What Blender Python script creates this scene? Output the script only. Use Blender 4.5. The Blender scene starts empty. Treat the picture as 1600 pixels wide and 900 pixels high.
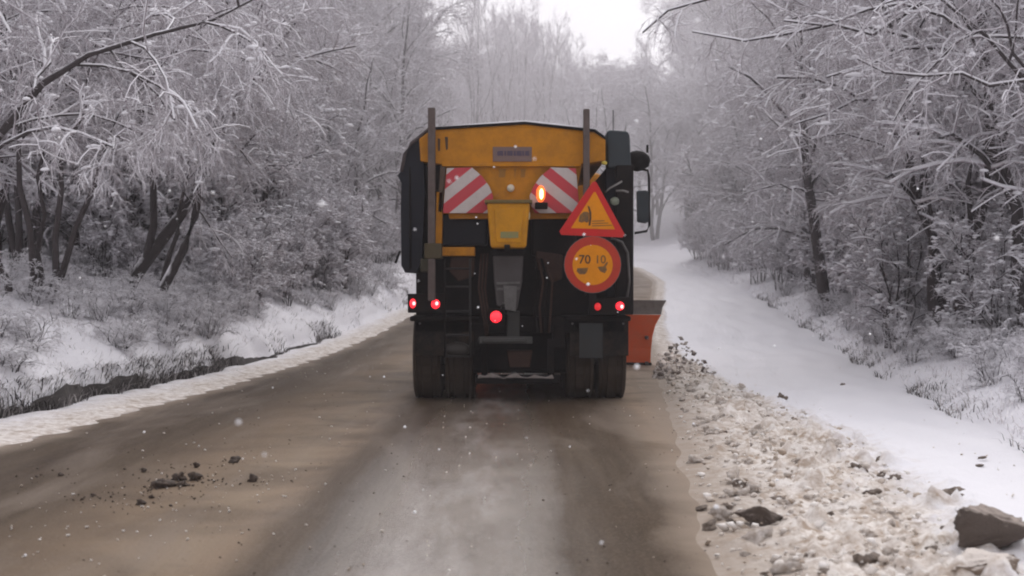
import bpy, bmesh, math, random
import numpy as np
from mathutils import Vector

random.seed(7)
RNG = np.random.default_rng(11)
S = bpy.context.scene
COL = S.collection
R = math.radians

# ------------------------------------------------------------------ camera
F, HZ, CH = 2400.0, 440.0, 1.38            # focal length in photo pixels, horizon row, eye height
cam_d = bpy.data.cameras.new("camera")
cam = bpy.data.objects.new("camera", cam_d)
COL.objects.link(cam)
cam_d.sensor_width = 36.0
cam_d.lens = 36.0 * F / 1600.0
cam_d.clip_start, cam_d.clip_end = 0.1, 3000
cam_d.dof.use_dof = True; cam_d.dof.focus_distance = 17.2; cam_d.dof.aperture_fstop = 3.2
cam.location = (0, 0, CH)
cam.rotation_euler = (R(90) - math.atan((450 - HZ) / F), 0, 0)
S.camera = cam

# ------------------------------------------------------------------ sky and sun (overcast)
SUN_EL, SUN_AZ = R(42), R(20)              # azimuth measured from +Y towards +X
w = bpy.data.worlds.new("World"); S.world = w; w.use_nodes = True
nt = w.node_tree; bg = nt.nodes["Background"]
sky = nt.nodes.new("ShaderNodeTexSky"); sky.sky_type = 'NISHITA'; sky.sun_disc = False
sky.sun_elevation, sky.sun_rotation = SUN_EL, SUN_AZ
sky.air_density, sky.dust_density, sky.ozone_density = 1.0, 4.0, 1.0
hs = nt.nodes.new("ShaderNodeHueSaturation"); hs.inputs["Saturation"].default_value = 0.08
mx = nt.nodes.new("ShaderNodeMix"); mx.data_type = 'RGBA'; mx.inputs[0].default_value = 0.7
mx.inputs[7].default_value = (7.35, 7.15, 7.6, 1)      # the even cloud layer
nt.links.new(sky.outputs[0], hs.inputs["Color"])
nt.links.new(hs.outputs[0], mx.inputs[6])
nt.links.new(mx.outputs[2], bg.inputs["Color"])
bg.inputs["Strength"].default_value = 0.12
sun_d = bpy.data.lights.new("sun", 'SUN'); sun_d.energy = 1.2; sun_d.angle = R(50); sun_d.color = (1, .96, .93)
sun = bpy.data.objects.new("sun", sun_d); COL.objects.link(sun)
sd = Vector((math.sin(SUN_AZ) * math.cos(SUN_EL), math.cos(SUN_AZ) * math.cos(SUN_EL), math.sin(SUN_EL)))
sun.rotation_euler = sd.to_track_quat('Z', 'Y').to_euler()
vs = S.view_settings
vs.view_transform = 'Standard'; vs.look = 'None'; vs.exposure = 0.4; vs.gamma = 1.0; vs.use_curve_mapping = False
S.render.engine = 'CYCLES'
S.cycles.use_denoising = True
S.cycles.max_bounces = 8; S.cycles.diffuse_bounces = 4; S.cycles.glossy_bounces = 3
S.cycles.volume_bounces = 2
S.cycles.pixel_filter_type = 'BLACKMAN_HARRIS'; S.cycles.filter_width = 2.0

# ------------------------------------------------------------------ materials
def mat(name):
    m = bpy.data.materials.new(name); m.use_nodes = True
    t = m.node_tree
    return m, t, t.nodes["Principled BSDF"]
def N(t, typ, **kw):
    n = t.nodes.new(typ)
    for k, v in kw.items():
        setattr(n, k, v)
    return n
def noise(t, scale, detail=4, rough=.6, vec=None, dist=0.0):
    n = N(t, "ShaderNodeTexNoise")
    n.inputs["Scale"].default_value = scale; n.inputs["Detail"].default_value = detail
    n.inputs["Roughness"].default_value = rough; n.inputs["Distortion"].default_value = dist
    if vec is not None: t.links.new(vec, n.inputs["Vector"])
    return n.outputs["Fac"]
def ramp(t, fac, stops, interp='LINEAR'):
    n = N(t, "ShaderNodeValToRGB"); cr = n.color_ramp; cr.interpolation = interp
    while len(cr.elements) < len(stops): cr.elements.new(0.5)
    for e, (p, c) in zip(cr.elements, stops):
        e.position = p
        e.color = (c, c, c, 1) if isinstance(c, (int, float)) else (*c, 1)
    t.links.new(fac, n.inputs[0]); return n.outputs[0]
def mixc(t, fac, a, b, blend='MIX'):
    n = N(t, "ShaderNodeMix", data_type='RGBA', blend_type=blend)
    for sock, v in ((n.inputs[0], fac), (n.inputs[6], a), (n.inputs[7], b)):
        if hasattr(v, "is_linked"): t.links.new(v, sock)
        elif isinstance(v, (int, float)): sock.default_value = v
        else: sock.default_value = (*v, 1)
    return n.outputs[2]
def mth(t, op, a, b=None, c=None, clamp=False):
    n = N(t, "ShaderNodeMath", operation=op, use_clamp=clamp)
    for i, v in enumerate((a, b, c)):
        if v is None: continue
        if hasattr(v, "is_linked"): t.links.new(v, n.inputs[i])
        else: n.inputs[i].default_value = v
    return n.outputs[0]
def mapr(t, v, a, b, c=0.0, d=1.0):
    n = N(t, "ShaderNodeMapRange"); n.clamp = True
    t.links.new(v, n.inputs[0])
    for i, x in enumerate((a, b, c, d)): n.inputs[i + 1].default_value = x
    return n.outputs[0]
def bump(t, b, h, strength=.4, dist=.02):
    n = N(t, "ShaderNodeBump"); n.inputs["Strength"].default_value = strength; n.inputs["Distance"].default_value = dist
    t.links.new(h, n.inputs["Height"]); t.links.new(n.outputs[0], b.inputs["Normal"])
def setc(t, b, c):
    if hasattr(c, "is_linked"): t.links.new(c, b.inputs["Base Color"])
    else: b.inputs["Base Color"].default_value = (*c, 1)

SNOWC = (.79, .78, .81)

def bark_mat(name, bark, snow, lo, hi):
    m, t, b = mat(name)
    g = N(t, "ShaderNodeNewGeometry"); sp = N(t, "ShaderNodeSeparateXYZ")
    t.links.new(g.outputs["Normal"], sp.inputs[0])
    o = N(t, "ShaderNodeTexCoord").outputs["Object"]
    n1 = noise(t, 3.5, 4, .6, o); n2 = noise(t, 24, 3, .6, o)
    f = mth(t, 'ADD', sp.outputs[2], mth(t, 'MULTIPLY', mth(t, 'SUBTRACT', n1, .5), 1.6))
    f = mapr(t, f, lo, hi)
    bc = mixc(t, n2, tuple(x * .6 for x in bark), tuple(x * 1.5 for x in bark))
    setc(t, b, mixc(t, f, bc, snow))
    b.inputs["Roughness"].default_value = .85
    bump(t, b, n2, .5, .02)
    return m
M_BARK = bark_mat("dark_wet_bark", (.032, .024, .025), SNOWC, .5, .9)
M_TWIG = bark_mat("frosted_twig", (.27, .232, .252), (.78, .757, .79), -.5, .35)

def snow_mat():
    m, t, b = mat("snow")
    o = N(t, "ShaderNodeTexCoord").outputs["Object"]
    n = noise(t, 2.0, 6, .6, o); n2 = noise(t, 30, 4, .7, o)
    setc(t, b, mixc(t, n, tuple(x * .9 for x in SNOWC), tuple(min(1, x * 1.05) for x in SNOWC)))
    b.inputs["Roughness"].default_value = .7
    b.inputs["Specular IOR Level"].default_value = .25
    bump(t, b, n2, .35, .02)
    return m
M_SNOW = snow_mat()

# ------------------------------------------------------------------ mesh helpers
def new_mesh(name, v, f, mats, midx=None, smooth=False):
    me = bpy.data.meshes.new(name)
    v = np.asarray(v, dtype=np.float32)
    if isinstance(f, np.ndarray):
        k = f.shape[1]
        me.vertices.add(len(v)); me.vertices.foreach_set("co", v.ravel())
        me.loops.add(f.size); me.loops.foreach_set("vertex_index", f.astype(np.int32).ravel())
        me.polygons.add(len(f))
        me.polygons.foreach_set("loop_start", np.arange(0, f.size, k, dtype=np.int32))
        me.update(calc_edges=True)
    else:
        me.from_pydata([tuple(x) for x in v], [], f)
    for m in (mats if isinstance(mats, (list, tuple)) else [mats]): me.materials.append(m)
    if midx is not None: me.polygons.foreach_set("material_index", np.asarray(midx, dtype=np.int32))
    if smooth: me.polygons.foreach_set("use_smooth", np.ones(len(me.polygons), dtype=bool))
    me.update(); return me
def link(name, me, parent=None, loc=None):
    o = bpy.data.objects.new(name, me); COL.objects.link(o)
    if parent is not None: o.parent = parent
    if loc is not None: o.location = loc
    return o
def tag(o, label=None, cat=None, group=None, kind=None):
    for k, v in (("label", label), ("category", cat), ("group", group), ("kind", kind)):
        if v: o[k] = v
    return o
def empty(name, loc=(0, 0, 0)):
    o = bpy.data.objects.new(name, None); COL.objects.link(o); o.location = loc
    o.empty_display_size = .3; return o

# ------------------------------------------------------------------ lie of the land
def crv(pts, wob=0.):
    a = np.array(pts, float)
    ys = np.linspace(a[0, 0], a[-1, 0], 600)
    xs = np.interp(ys, a[:, 0], a[:, 1])
    k = np.hanning(25); k /= k.sum()
    xs = np.convolve(np.pad(xs, 12, 'edge'), k, 'valid')
    return lambda y: np.interp(y, ys, xs) + wob * (.04 * np.sin(3.1 * np.asarray(y) + 2.5 * np.sin(.53 * np.asarray(y) + wob)) + .045 * np.sin(5.3 * np.asarray(y) + 2.2 * np.sin(.71 * np.asarray(y))) * np.sin(.83 * np.asarray(y) + wob) + .03 * np.sin(2.17 * np.asarray(y) + 1.7 * np.sin(.4 * np.asarray(y))) + .035 * np.sin(1.37 * np.asarray(y) + 1))
XL = crv([(-12, -5.4), (7, -4.75), (13, -4.4), (25, -3.55), (38, -2.5), (50, -1.5), (62, -1.9), (75, -4.2), (95, -12), (115, -24)], .22)
XR = crv([(-12, .7), (7, 1.02), (9, 1.15), (12.7, 1.45), (16, 1.72), (20, 2.0), (24, 2.3), (33, 2.9), (42, 3.85), (51, 4.75), (60, 4.75), (70, 3.2), (82, -.6), (95, -6), (115, -17)], .4)
XG = crv([(-12, 1.9), (7, 3.5), (12.5, 4.2), (20, 5.1), (30, 6.25), (41, 6.9), (52, 7.0), (60, 6.6), (75, 4), (95, -3), (115, -12)], 1.)
XB0 = crv([(-12, -5.4), (7, -4.75), (13, -4.4), (25, -3.55), (38, -2.5), (50, -1.5), (62, -1.9), (75, -4.2), (95, -12), (115, -24)], -1.2)
XB = lambda y: XB0(y) - np.interp(y, [7, 14, 25, 40, 60], [1.05, .95, .7, .55, .5])
def HR(y):
    y = np.asarray(y, float)
    up = .06 * 3 * np.logaddexp(0, (y - 28) / 3) - .042 * 4 * np.logaddexp(0, (y - 68) / 4)
    return up
TL = [0, .12, .3, 1, 2, 6, 12, 25, 60, 120]; ZL = [.03, .30, .46, .82, 1.08, 1.5, 3.0, 7.5, 18, 26]
TR_ = [0, .25, .8, 1.6, 4, 9, 20, 50, 120]; ZR_ = [.0, .16, .3, .5, .9, 2.0, 5.5, 15, 26]
def sm(a, b, x): 
    t = np.clip((x - a) / (b - a), 0, 1); return t * t * (3 - 2 * t)
def GZ(x, y):
    x = np.asarray(x, float); y = np.asarray(y, float)
    z = HR(y)
    tl = XB(y) - x; tr = x - XG(y)
    z = z + np.where(tl > 0, np.interp(tl, TL, ZL), 0) + np.where(tr > 0, np.interp(tr, TR_, ZR_), 0)
    amt = np.where(tl > 1.5, 1, 0) + np.where(tr > 1.5, 1, 0)
    z = z + amt * (.10 * np.sin(x * .9 + y * .31) * np.sin(y * .7) + .05 * np.sin(2.3 * x - y * 1.3))
    z = z + 7.5 * sm(80, 125, y)
    return z
def px(u, v, y): return ((u - 800) / F * y, y, CH + (HZ - v) / F * y)
def gy(v): return CH * F / (v - HZ)        # flat-ground distance of an image row

ys = np.concatenate([np.arange(-12, 5, 1.0), np.arange(5, 14, .06), np.arange(14, 30, .15), np.arange(30, 70, .5), np.arange(70, 180, 3), [190, 205]])
def sheet(cols):
    nr, nc = cols[0].shape
    i = np.arange(nr - 1)[:, None] * nc + np.arange(nc - 1)[None]
    i = i.ravel()
    return np.stack([i, i + 1, i + 1 + nc, i + nc], 1)
def attr(me, name, val):
    a = me.attributes.new(name, 'FLOAT', 'POINT'); a.data.foreach_set("value", np.asarray(val, np.float32).ravel())

# ground sheet: both banks, the verge strips and the snow lane (runs under the road as well)
tl = np.concatenate([[170, 120], np.arange(90, 14, -4), np.arange(13, 3, -1), np.arange(3, .5, -.25), [.42, .3, .2, .12, .06]])
tr = np.concatenate([[.06, .12, .18, .25, .35], np.arange(.5, 3, .25), np.arange(3, 13, 1), np.arange(14, 90, 4), [120, 170]])
Yc = ys[:, None]
xb, xl, xr, xg = XB(Yc), XL(Yc), XR(Yc), XG(Yc)
fr = np.linspace(0, 1, 7)[None]; fr2 = np.concatenate([np.linspace(0, .56, 84), np.linspace(.58, 1, 14)])[None]; fr3 = np.linspace(0, 1, 9)[None][:, 1:-1]
X = np.concatenate([xb - tl[None], xb + (xl - xb) * fr, xl + (xr - xl) * fr3, xr + (xg - xr) * fr2, xg + tr[None]], 1)
Y = np.repeat(Yc, X.shape[1], 1)
Z = GZ(X, Y)
onroad = (X > xl + .02) & (X < xr - .02)
d = X - xr
bw = np.interp(Yc, [5, 9, 13, 20, 26, 40], [1.35, 1.5, 1.55, .95, .5, .35])       # width of the ploughed ridge
inb = np.clip(d / bw, 0, 1)
ridge = np.where((d > 0) & (d < bw), np.sin(np.pi * inb) ** .7, 0)
Z = Z + ridge * .03
from mathutils import noise as mnoise
lump_h = np.zeros(X.shape)
for i_, j_ in zip(*np.nonzero((d > .0) & (d < bw * 1.25) & (Y < 27))):
    p_ = (X[i_, j_], Y[i_, j_], 0.)
    w_ = mnoise.noise((p_[0] * 1.7, p_[1] * 1.7, 3.)) 
    q_ = (p_[0] + .05 * mnoise.noise((p_[0] * 9, p_[1] * 9, 1.)), p_[1] + .05 * mnoise.noise((p_[0] * 9, p_[1] * 9, 7.)), 0.)
    a1 = mnoise.voronoi((q_[0] * 5.2, q_[1] * 5.2, 0.))[0][0]; a2 = mnoise.voronoi((q_[0] * 13, q_[1] * 13, 5.))[0][0]
    lump_h[i_, j_] = (.11 * math.exp(-(a1 / .36) ** 2) * max(.12, .6 + w_ * 1.5) + .045 * math.exp(-(a2 / .38) ** 2) + .05 * w_ + .012 * mnoise.noise((p_[0] * 24, p_[1] * 24, 2.)))
Z = Z + lump_h * np.clip(np.minimum(d / .55, (bw * 1.25 - d) / .4), 0, 1)
lane = (d > bw) & (X < xg)
Z = Z + lane * (.016 * np.sin(5 * X + .6 * Y) * np.sin(1.1 * Y + X) + .012 * np.sin(11 * X - .7 * Y + 2 * np.sin(.9 * Y)) + .004 * RNG.standard_normal(X.shape)) * (Yc < 60)
strip = (X > xb + .05) & (X <= xl + .02)
Z = Z + strip * (.02 + .008 * np.sin(9 * X + 2 * Y) * np.sin(3.7 * Y) + .012 * np.sin(14 * X - 9 * Y)) * (Yc < 60)
Z = np.where(onroad, Z - .06, Z)
me = new_mesh("ground", np.stack([X, Y, Z], -1).reshape(-1, 3), sheet([X]), None or M_SNOW, smooth=True)
attr(me, "ridge", np.where(d > 0, np.clip(d / bw, 0, 2), np.where(X < xr - 1.2, 2.01 + np.clip((xl - X) / (xl - xb), 0, 2), 0)))
gm, t, b = mat("snowy_ground")
o = N(t, "ShaderNodeTexCoord").outputs["Object"]
a = N(t, "ShaderNodeAttribute", attribute_name="ridge").outputs["Fac"]
n1 = noise(t, 5, 6, .65, o); n2 = noise(t, 28, 5, .7, o); n3 = noise(t, .7, 4, .55, o)
# a in 0..1 across the ridge, up to 2 on the clean snow, 2..4 on the left strip and bank
right = mapr(t, mth(t, 'ADD', a, mth(t, 'MULTIPLY', mth(t, 'SUBTRACT', n1, .5), .9)), .72, 1.1, 1, 0)
left = mth(t, 'MULTIPLY', mth(t, 'GREATER_THAN', a, 2.001), mapr(t, mth(t, 'ADD', a, mth(t, 'MULTIPLY', mth(t, 'SUBTRACT', n1, .5), 1.2)), 2.2, 3.05, .9, 0))
dirt = mth(t, 'MAXIMUM', mth(t, 'MULTIPLY', right, mth(t, 'LESS_THAN', a, 2.001)), left)
nm = noise(t, 9, 4, .6, o, .6); nl = noise(t, 2.6, 3, .6, o)
dc = mixc(t, mapr(t, mth(t, 'ADD', nm, mth(t, 'MULTIPLY', mth(t, 'SUBTRACT', n2, .5), .5)), .36, .62), (.36, .28, .215), (.72, .675, .63))
dc = mixc(t, mapr(t, nl, .45, .7, 0, .55), dc, (.68, .645, .615))
dc = mixc(t, mth(t, 'MULTIPLY', mapr(t, a, 0.0, .35, .85, 0), mth(t, 'LESS_THAN', a, 2.005)), dc, (.275, .218, .17))
sc = mixc(t, n3, (.72, .715, .755), (.82, .81, .835))
setc(t, b, mixc(t, dirt, sc, dc))
b.inputs["Roughness"].default_value = .75; b.inputs["Specular IOR Level"].default_value = .2
bump(t, b, mth(t, 'ADD', n2, mth(t, 'MULTIPLY', n1, .6)), .55, .03)
me.materials[0] = gm
tag(link("snow_ground", me), kind="structure")

# road sheet
fr = np.linspace(0, 1, 60)[None]
yr = ys[ys < 112]; Yr = yr[:, None]
X = XL(Yr) + (XR(Yr) - XL(Yr)) * fr; Y = np.repeat(Yr, 60, 1)
edge = np.minimum(fr, 1 - fr) * (XR(Yr) - XL(Yr))
Z = HR(Y) - .03 * np.exp(-edge / .05) + .004 + .006 * np.exp(-((X + .2) / .35) ** 2)
me = new_mesh("road", np.stack([X, Y, Z], -1).reshape(-1, 3), sheet([X]), M_SNOW, smooth=True)
cen = -.06 + (Y - 7) * .012 + np.where(Y > 24, XR(Y) - XR(24.) - (Y - 24) * .012, 0) * .9
attr(me, "lateral", X - cen)
attr(me, "from_left", X - XL(Y)); attr(me, "from_right", XR(Y) - X)
rm, t, b = mat("slushy_wet_road")
o = N(t, "ShaderNodeTexCoord").outputs["Object"]
mp = N(t, "ShaderNodeMapping"); mp.inputs["Scale"].default_value = (1.0, .16, 1); t.links.new(o, mp.inputs[0])
st = noise(t, 2.2, 5, .6, mp.outputs[0], .3); fine = noise(t, 34, 5, .7, o); blot = noise(t, .9, 5, .6, o, .4)
mp2 = N(t, "ShaderNodeMapping"); mp2.inputs["Scale"].default_value = (1.0, .05, 1); t.links.new(o, mp2.inputs[0])
st2 = noise(t, 9, 3, .6, mp2.outputs[0])
lat = N(t, "ShaderNodeAttribute", attribute_name="lateral").outputs["Fac"]
fl = N(t, "ShaderNodeAttribute", attribute_name="from_left").outputs["Fac"]
lw = mth(t, 'ADD', lat, mth(t, 'ADD', mth(t, 'MULTIPLY', mth(t, 'SUBTRACT', st, .5), .24), mth(t, 'MULTIPLY', mth(t, 'SUBTRACT', blot, .5), .16)))
lp = mapr(t, lw, -5, 2.0)
def q(x): return (x + 5) / 7
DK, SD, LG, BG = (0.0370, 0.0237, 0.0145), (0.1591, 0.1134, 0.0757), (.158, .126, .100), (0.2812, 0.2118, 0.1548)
col = ramp(t, lp, [(q(-4.7), (0.1924, 0.1507, 0.1170)), (q(-4.15), (0.0740, 0.0574, 0.0427)), (q(-3.5), DK), (q(-2.9), (0.0555, 0.0373, 0.0234)), (q(-2.3), SD), (q(-1.65), (0.2294, 0.1723, 0.1184)), (q(-1.42), (0.1998, 0.1436, 0.0963)),
                   (q(-1.2), (0.0629, 0.0431, 0.0275)), (q(-.92), (0.0459, 0.0309, 0.0193)), (q(-.76), (0.1258, 0.1005, 0.0771)), (q(-.5), LG), (q(.0), (0.1702, 0.1436, 0.1170)), (q(.26), (0.0481, 0.0323, 0.0200)), (q(.8), (0.0488, 0.0330, 0.0206)), (q(.92), (0.0629, 0.0445, 0.0303)), (q(1.08), (0.1776, 0.1400, 0.1067)), (q(1.3), BG), (q(1.8), (0.3108, 0.2584, 0.2133))])
col = mixc(t, mapr(t, st2, .42, .75, 0, .28), col, (0.1628, 0.1220, 0.0860))
col = mixc(t, mapr(t, blot, .42, .66, 0, .62), col, (0.0629, 0.0431, 0.0289))
col = mixc(t, mapr(t, noise(t, 1.3, 5, .6, mp.outputs[0], .8), .5, .68, 0, .5), col, (0.1998, 0.1615, 0.1308))
slush_glare = mth(t, 'MULTIPLY', ramp(t, lp, [(q(-.68), 0), (q(-.5), 1), (q(-.15), 1), (q(.08), 0)]), mapr(t, noise(t, 2.4, 4, .55, mp.outputs[0], .1), .45, .65, 0, .8))  # pale slush streaks, with the wet glare painted into their colour
col = mixc(t, slush_glare, col, (0.3478, 0.3158, 0.2925))
col = mixc(t, mapr(t, noise(t, 70, 3, .75, o), .5, .72, .0, .5), col, (0.2220, 0.1723, 0.1239))
frt = N(t, "ShaderNodeAttribute", attribute_name="from_right").outputs["Fac"]
col = mixc(t, mapr(t, mth(t, 'ADD', frt, mth(t, 'MULTIPLY', mth(t, 'SUBTRACT', blot, .5), .5)), .0, .34, .95, 0), col, (0.2664, 0.2118, 0.1652))
col = mixc(t, mapr(t, mth(t, 'ADD', fl, mth(t, 'MULTIPLY', mth(t, 'SUBTRACT', blot, .5), .7)), .02, .5, .9, 0), col, (0.2960, 0.2369, 0.1858))
col = mixc(t, mapr(t, mth(t, 'ADD', fl, mth(t, 'MULTIPLY', mth(t, 'SUBTRACT', noise(t, 3.2, 4, .6, o), .5), .5)), .0, .16, .9, 0), col, (.64, .61, .60))
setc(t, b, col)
rg = mth(t, 'ADD', ramp(t, lp, [(q(-3.8), .45), (q(-2.2), .6), (q(-1.2), .45), (q(-.6), .2), (q(0.05), .2), (q(.5), .6), (q(1.0), .8)]), mth(t, 'MULTIPLY', mth(t, 'SUBTRACT', st, .5), .35))
t.links.new(rg, b.inputs["Roughness"])
t.links.new(ramp(t, lp, [(q(-1.1), .05), (q(-.6), .7), (q(0.05), .7), (q(.35), .05)]), b.inputs["Specular IOR Level"])
bump(t, b, mth(t, 'ADD', fine, mth(t, 'MULTIPLY', st2, .8)), .6, .014)
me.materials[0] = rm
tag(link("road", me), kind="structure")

# ------------------------------------------------------------------ haze over everything (falling snow in the air)
HAZE = 0.0011
hm, t, b = mat("snowy_air"); t.nodes.remove(b)
pv = N(t, "ShaderNodeVolumePrincipled"); pv.inputs["Density"].default_value = HAZE; pv.inputs["Color"].default_value = (.93, .9, .93, 1)
pv.inputs["Anisotropy"].default_value = .2
t.links.new(pv.outputs[0], t.nodes["Material Output"].inputs["Volume"])
x0, x1, y0, y1, z0, z1 = -205, 215, -20, 215, -1.2, 58
v = [(x, y, z) for x in (x0, x1) for y in (y0, y1) for z in (z0, z1)]
f = [(0, 1, 3, 2), (4, 6, 7, 5), (0, 4, 5, 1), (2, 3, 7, 6), (0, 2, 6, 4), (1, 5, 7, 3)]
tag(link("haze", new_mesh("haze", v, f, hm)), kind="stuff")

mm, t, b = mat("blown_snow_mist"); t.nodes.remove(b)
pv = N(t, "ShaderNodeVolumePrincipled"); pv.inputs["Density"].default_value = .0085; pv.inputs["Color"].default_value = (.95, .93, .95, 1)
t.links.new(pv.outputs[0], t.nodes["Material Output"].inputs["Volume"])
bm = bmesh.new(); bmesh.ops.create_icosphere(bm, subdivisions=4, radius=1)
for q_ in bm.verts: q_.co = Vector((4 + q_.co.x * 25, 58 + q_.co.y * 32, 9 + q_.co.z * 10))
me = bpy.data.meshes.new("snow_mist"); bm.to_mesh(me); bm.free(); me.materials.append(mm)
tag(link("snow_mist", me), kind="stuff")

# ------------------------------------------------------------------ service truck
TY, TX = 17.4, .087
truck = empty("snow_plow_truck", (TX, TY, 0))
tag(truck, "dirty yellow salt spreader truck with orange snow plow driving ahead on the slushy road", "truck")
def LX(u, dy=0.): return (u - 800) / F * (TY + dy) - TX
def LZ(v, dy=0.): return CH + (HZ - v) / F * (TY + dy)

def grimy(name, c, rough=.5, grime=(.035, .028, .023), amt=.55, metal=0., low=None, scale=5., spec=.3):
    m, t, b = mat(name)
    o = N(t, "ShaderNodeTexCoord").outputs["Object"]
    n = noise(t, scale, 6, .7, o); n2 = noise(t, scale * 9, 4, .7, o)
    f = mapr(t, mth(t, 'ADD', n, mth(t, 'MULTIPLY', mth(t, 'SUBTRACT', n2, .5), .35)), .42, .75, 0, amt)
    if low:
        sp = N(t, "ShaderNodeSeparateXYZ"); t.links.new(o, sp.inputs[0])
        f = mth(t, 'MAXIMUM', f, mth(t, 'MULTIPLY', mapr(t, mth(t, 'ADD', sp.outputs[2], mth(t, 'MULTIPLY', n, .8)), low[0], low[1], 1, 0), low[2]))
    setc(t, b, mixc(t, f, c, grime))
    t.links.new(mapr(t, n, .3, .8, rough, min(1, rough + .3)), b.inputs["Roughness"])
    b.inputs["Metallic"].default_value = metal; b.inputs["Specular IOR Level"].default_value = spec
    bump(t, b, n2, .15, .01)
    return m
M_YEL = grimy("grimy_yellow_paint", (.42, .165, .006), .5, (.16, .075, .016), .6, spec=.15)
M_YEL2 = grimy("yellow_cover_paint", (.45, .195, .006), .48, (.17, .085, .014), .5, spec=.15)
M_BLK = grimy("dirty_black_steel", (.004, .0032, .0034), .6, (.018, .012, .009), .7, spec=.08)
M_TARP = grimy("dark_blue_tarp", (.005, .006, .011), .5, (.016, .013, .015), .5, spec=.18)
M_RUB = grimy("muddy_rubber", (.007, .006, .006), .8, (.06, .042, .029), .65, low=(.0, 1.0, .75), spec=.1)
M_POST = grimy("brown_grey_post", (.085, .062, .056), .6, (.045, .034, .03), .6, scale=9)
M_GRY = grimy("worn_grey_steel", (.10, .093, .09), .5, (.03, .026, .023), .7)
M_TEAL = grimy("dark_teal_plastic", (.018, .027, .033), .5, (.03, .028, .028), .5)
M_ORG = grimy("orange_blade_paint", (.70, .11, .03), .5, (.52, .16, .08), .6, low=(.0, .4, .0))
M_RED = grimy("red_reflective", (.47, .020, .02), .5, (.28, .03, .022), .5, spec=.12, scale=12)
M_SGN = grimy("orange_sign_face", (.62, .215, .004), .5, (.42, .15, .008), .5, spec=.12, scale=10)
M_INK = grimy("black_sign_print", (.045, .025, .014), .6, (.16, .075, .02), .6, scale=20)
M_INKF = grimy("faded_sign_print", (.10, .055, .025), .6, (.32, .14, .02), .8, scale=20)
M_PLATE = grimy("maker_plate_grey", (.14, .09, .085), .5, (.14, .09, .05), .5, scale=20)
M_PLATEB = grimy("maker_plate_print", (.055, .04, .07), .5, (.10, .065, .07), .85, scale=24)
M_GLASS, t, b = mat("dark_window_glass"); setc(t, b, (.02, .022, .025)); b.inputs["Roughness"].default_value = .08
M_DSNOW, t, b = mat("grey_packed_snow")
o_ = N(t, "ShaderNodeTexCoord").outputs["Object"]; nn = noise(t, 14, 5, .7, o_)
setc(t, b, mixc(t, nn, (.05, .04, .036), (.34, .29, .27))); b.inputs["Roughness"].default_value = .8
def emis(name, c, s, rim):
    m, t, b = mat(name)
    setc(t, b, tuple(x * .5 for x in rim)); b.inputs["Emission Color"].default_value = (*c, 1)
    b.inputs["Emission Strength"].default_value = s; b.inputs["Roughness"].default_value = .25
    return m
M_LAMP = emis("lit_red_lamp", (1, .02, .035), 1.5, (.6, .02, .02))
M_LAMPD = emis("dim_red_lamp", (1, .02, .03), .4, (.6, .02, .02))
M_LAMPF = emis("lit_bulb_core", (1, .22, .22), 4.0, (.6, .1, .1))
M_BEAC = emis("lit_amber_beacon", (1, .14, .03), 1.2, (.8, .25, .02))
M_BCORE = emis("lit_beacon_bulb", (1, .55, .18), 7, (.8, .4, .1))
# red and white hazard board: flat diagonal print
def chevron(sgn):
    m, t, b = mat("hazard_stripes")
    o = N(t, "ShaderNodeTexCoord").outputs["Object"]; sp = N(t, "ShaderNodeSeparateXYZ"); t.links.new(o, sp.inputs[0])
    s = mth(t, 'ADD', mth(t, 'MULTIPLY', sp.outputs[0], sgn * -.80), sp.outputs[2])
    fr = mth(t, 'FRACT', mth(t, 'DIVIDE', mth(t, 'ADD', s, CHV[sgn]), .306))
    n = noise(t, 14, 4, .7, o)
    red = mixc(t, n, (.44, .016, .028), (.32, .022, .032)); wh = mixc(t, n, (.34, .29, .275), (.47, .42, .40))
    setc(t, b, mixc(t, mth(t, 'GREATER_THAN', fr, .5), red, wh)); b.inputs["Roughness"].default_value = .5
    return m
CHV = {1: 3.02, -1: 3.02}

def add(name, v, f, m, parent=None, bev=0, smooth=False, seg=2):
    o = link(name, new_mesh(name, v, f, m, smooth=smooth), parent or truck)
    if bev:
        b = o.modifiers.new("edge", 'BEVEL'); b.width = bev; b.segments = seg; b.limit_method = 'ANGLE'
    return o
def box_vf(x0, x1, y0, y1, z0, z1, taper=1.):
    cx = (x0 + x1) / 2; v = []
    for z, k in ((z0, taper), (z1, 1.)):
        for x, y in ((x0, y0), (x1, y0), (x1, y1), (x0, y1)): v.append((cx + (x - cx) * k, y, z))
    return v, [(3, 2, 1, 0), (4, 5, 6, 7), (0, 1, 5, 4), (1, 2, 6, 5), (2, 3, 7, 6), (3, 0, 4, 7)]
def pbox(name, u0, u1, v0, v1, d0, d1, m, parent=None, bev=.008, taper=1.):
    """a box whose rear face covers the given picture rectangle at depth d0 behind the tail"""
    v, f = box_vf(LX(u0, d0), LX(u1, d0), d0, d1, LZ(v1, d0), LZ(v0, d0), taper)
    return add(name, v, f, m, parent, bev)
def mbox(name, x0, x1, y0, y1, z0, z1, m, parent=None, bev=.01):
    v, f = box_vf(x0, x1, y0, y1, z0, z1); return add(name, v, f, m, parent, bev)
def prism_vf(pts, d0, d1, dref=None):
    n = len(pts); dr = d0 if dref is None else dref
    q2 = [(LX(u, dr), LZ(vv, dr)) for u, vv in pts]
    v = [(x, d0, z) for x, z in q2] + [(x, d1, z) for x, z in q2]
    f = [tuple(range(n)), tuple(range(2 * n - 1, n - 1, -1))] + [(i, i + n, (i + 1) % n + n, (i + 1) % n) for i in range(n)]
    return v, f
def fixn(o):
    bm = bmesh.new(); bm.from_mesh(o.data); bmesh.ops.recalc_face_normals(bm, faces=bm.faces); bm.to_mesh(o.data); bm.free(); return o
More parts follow.
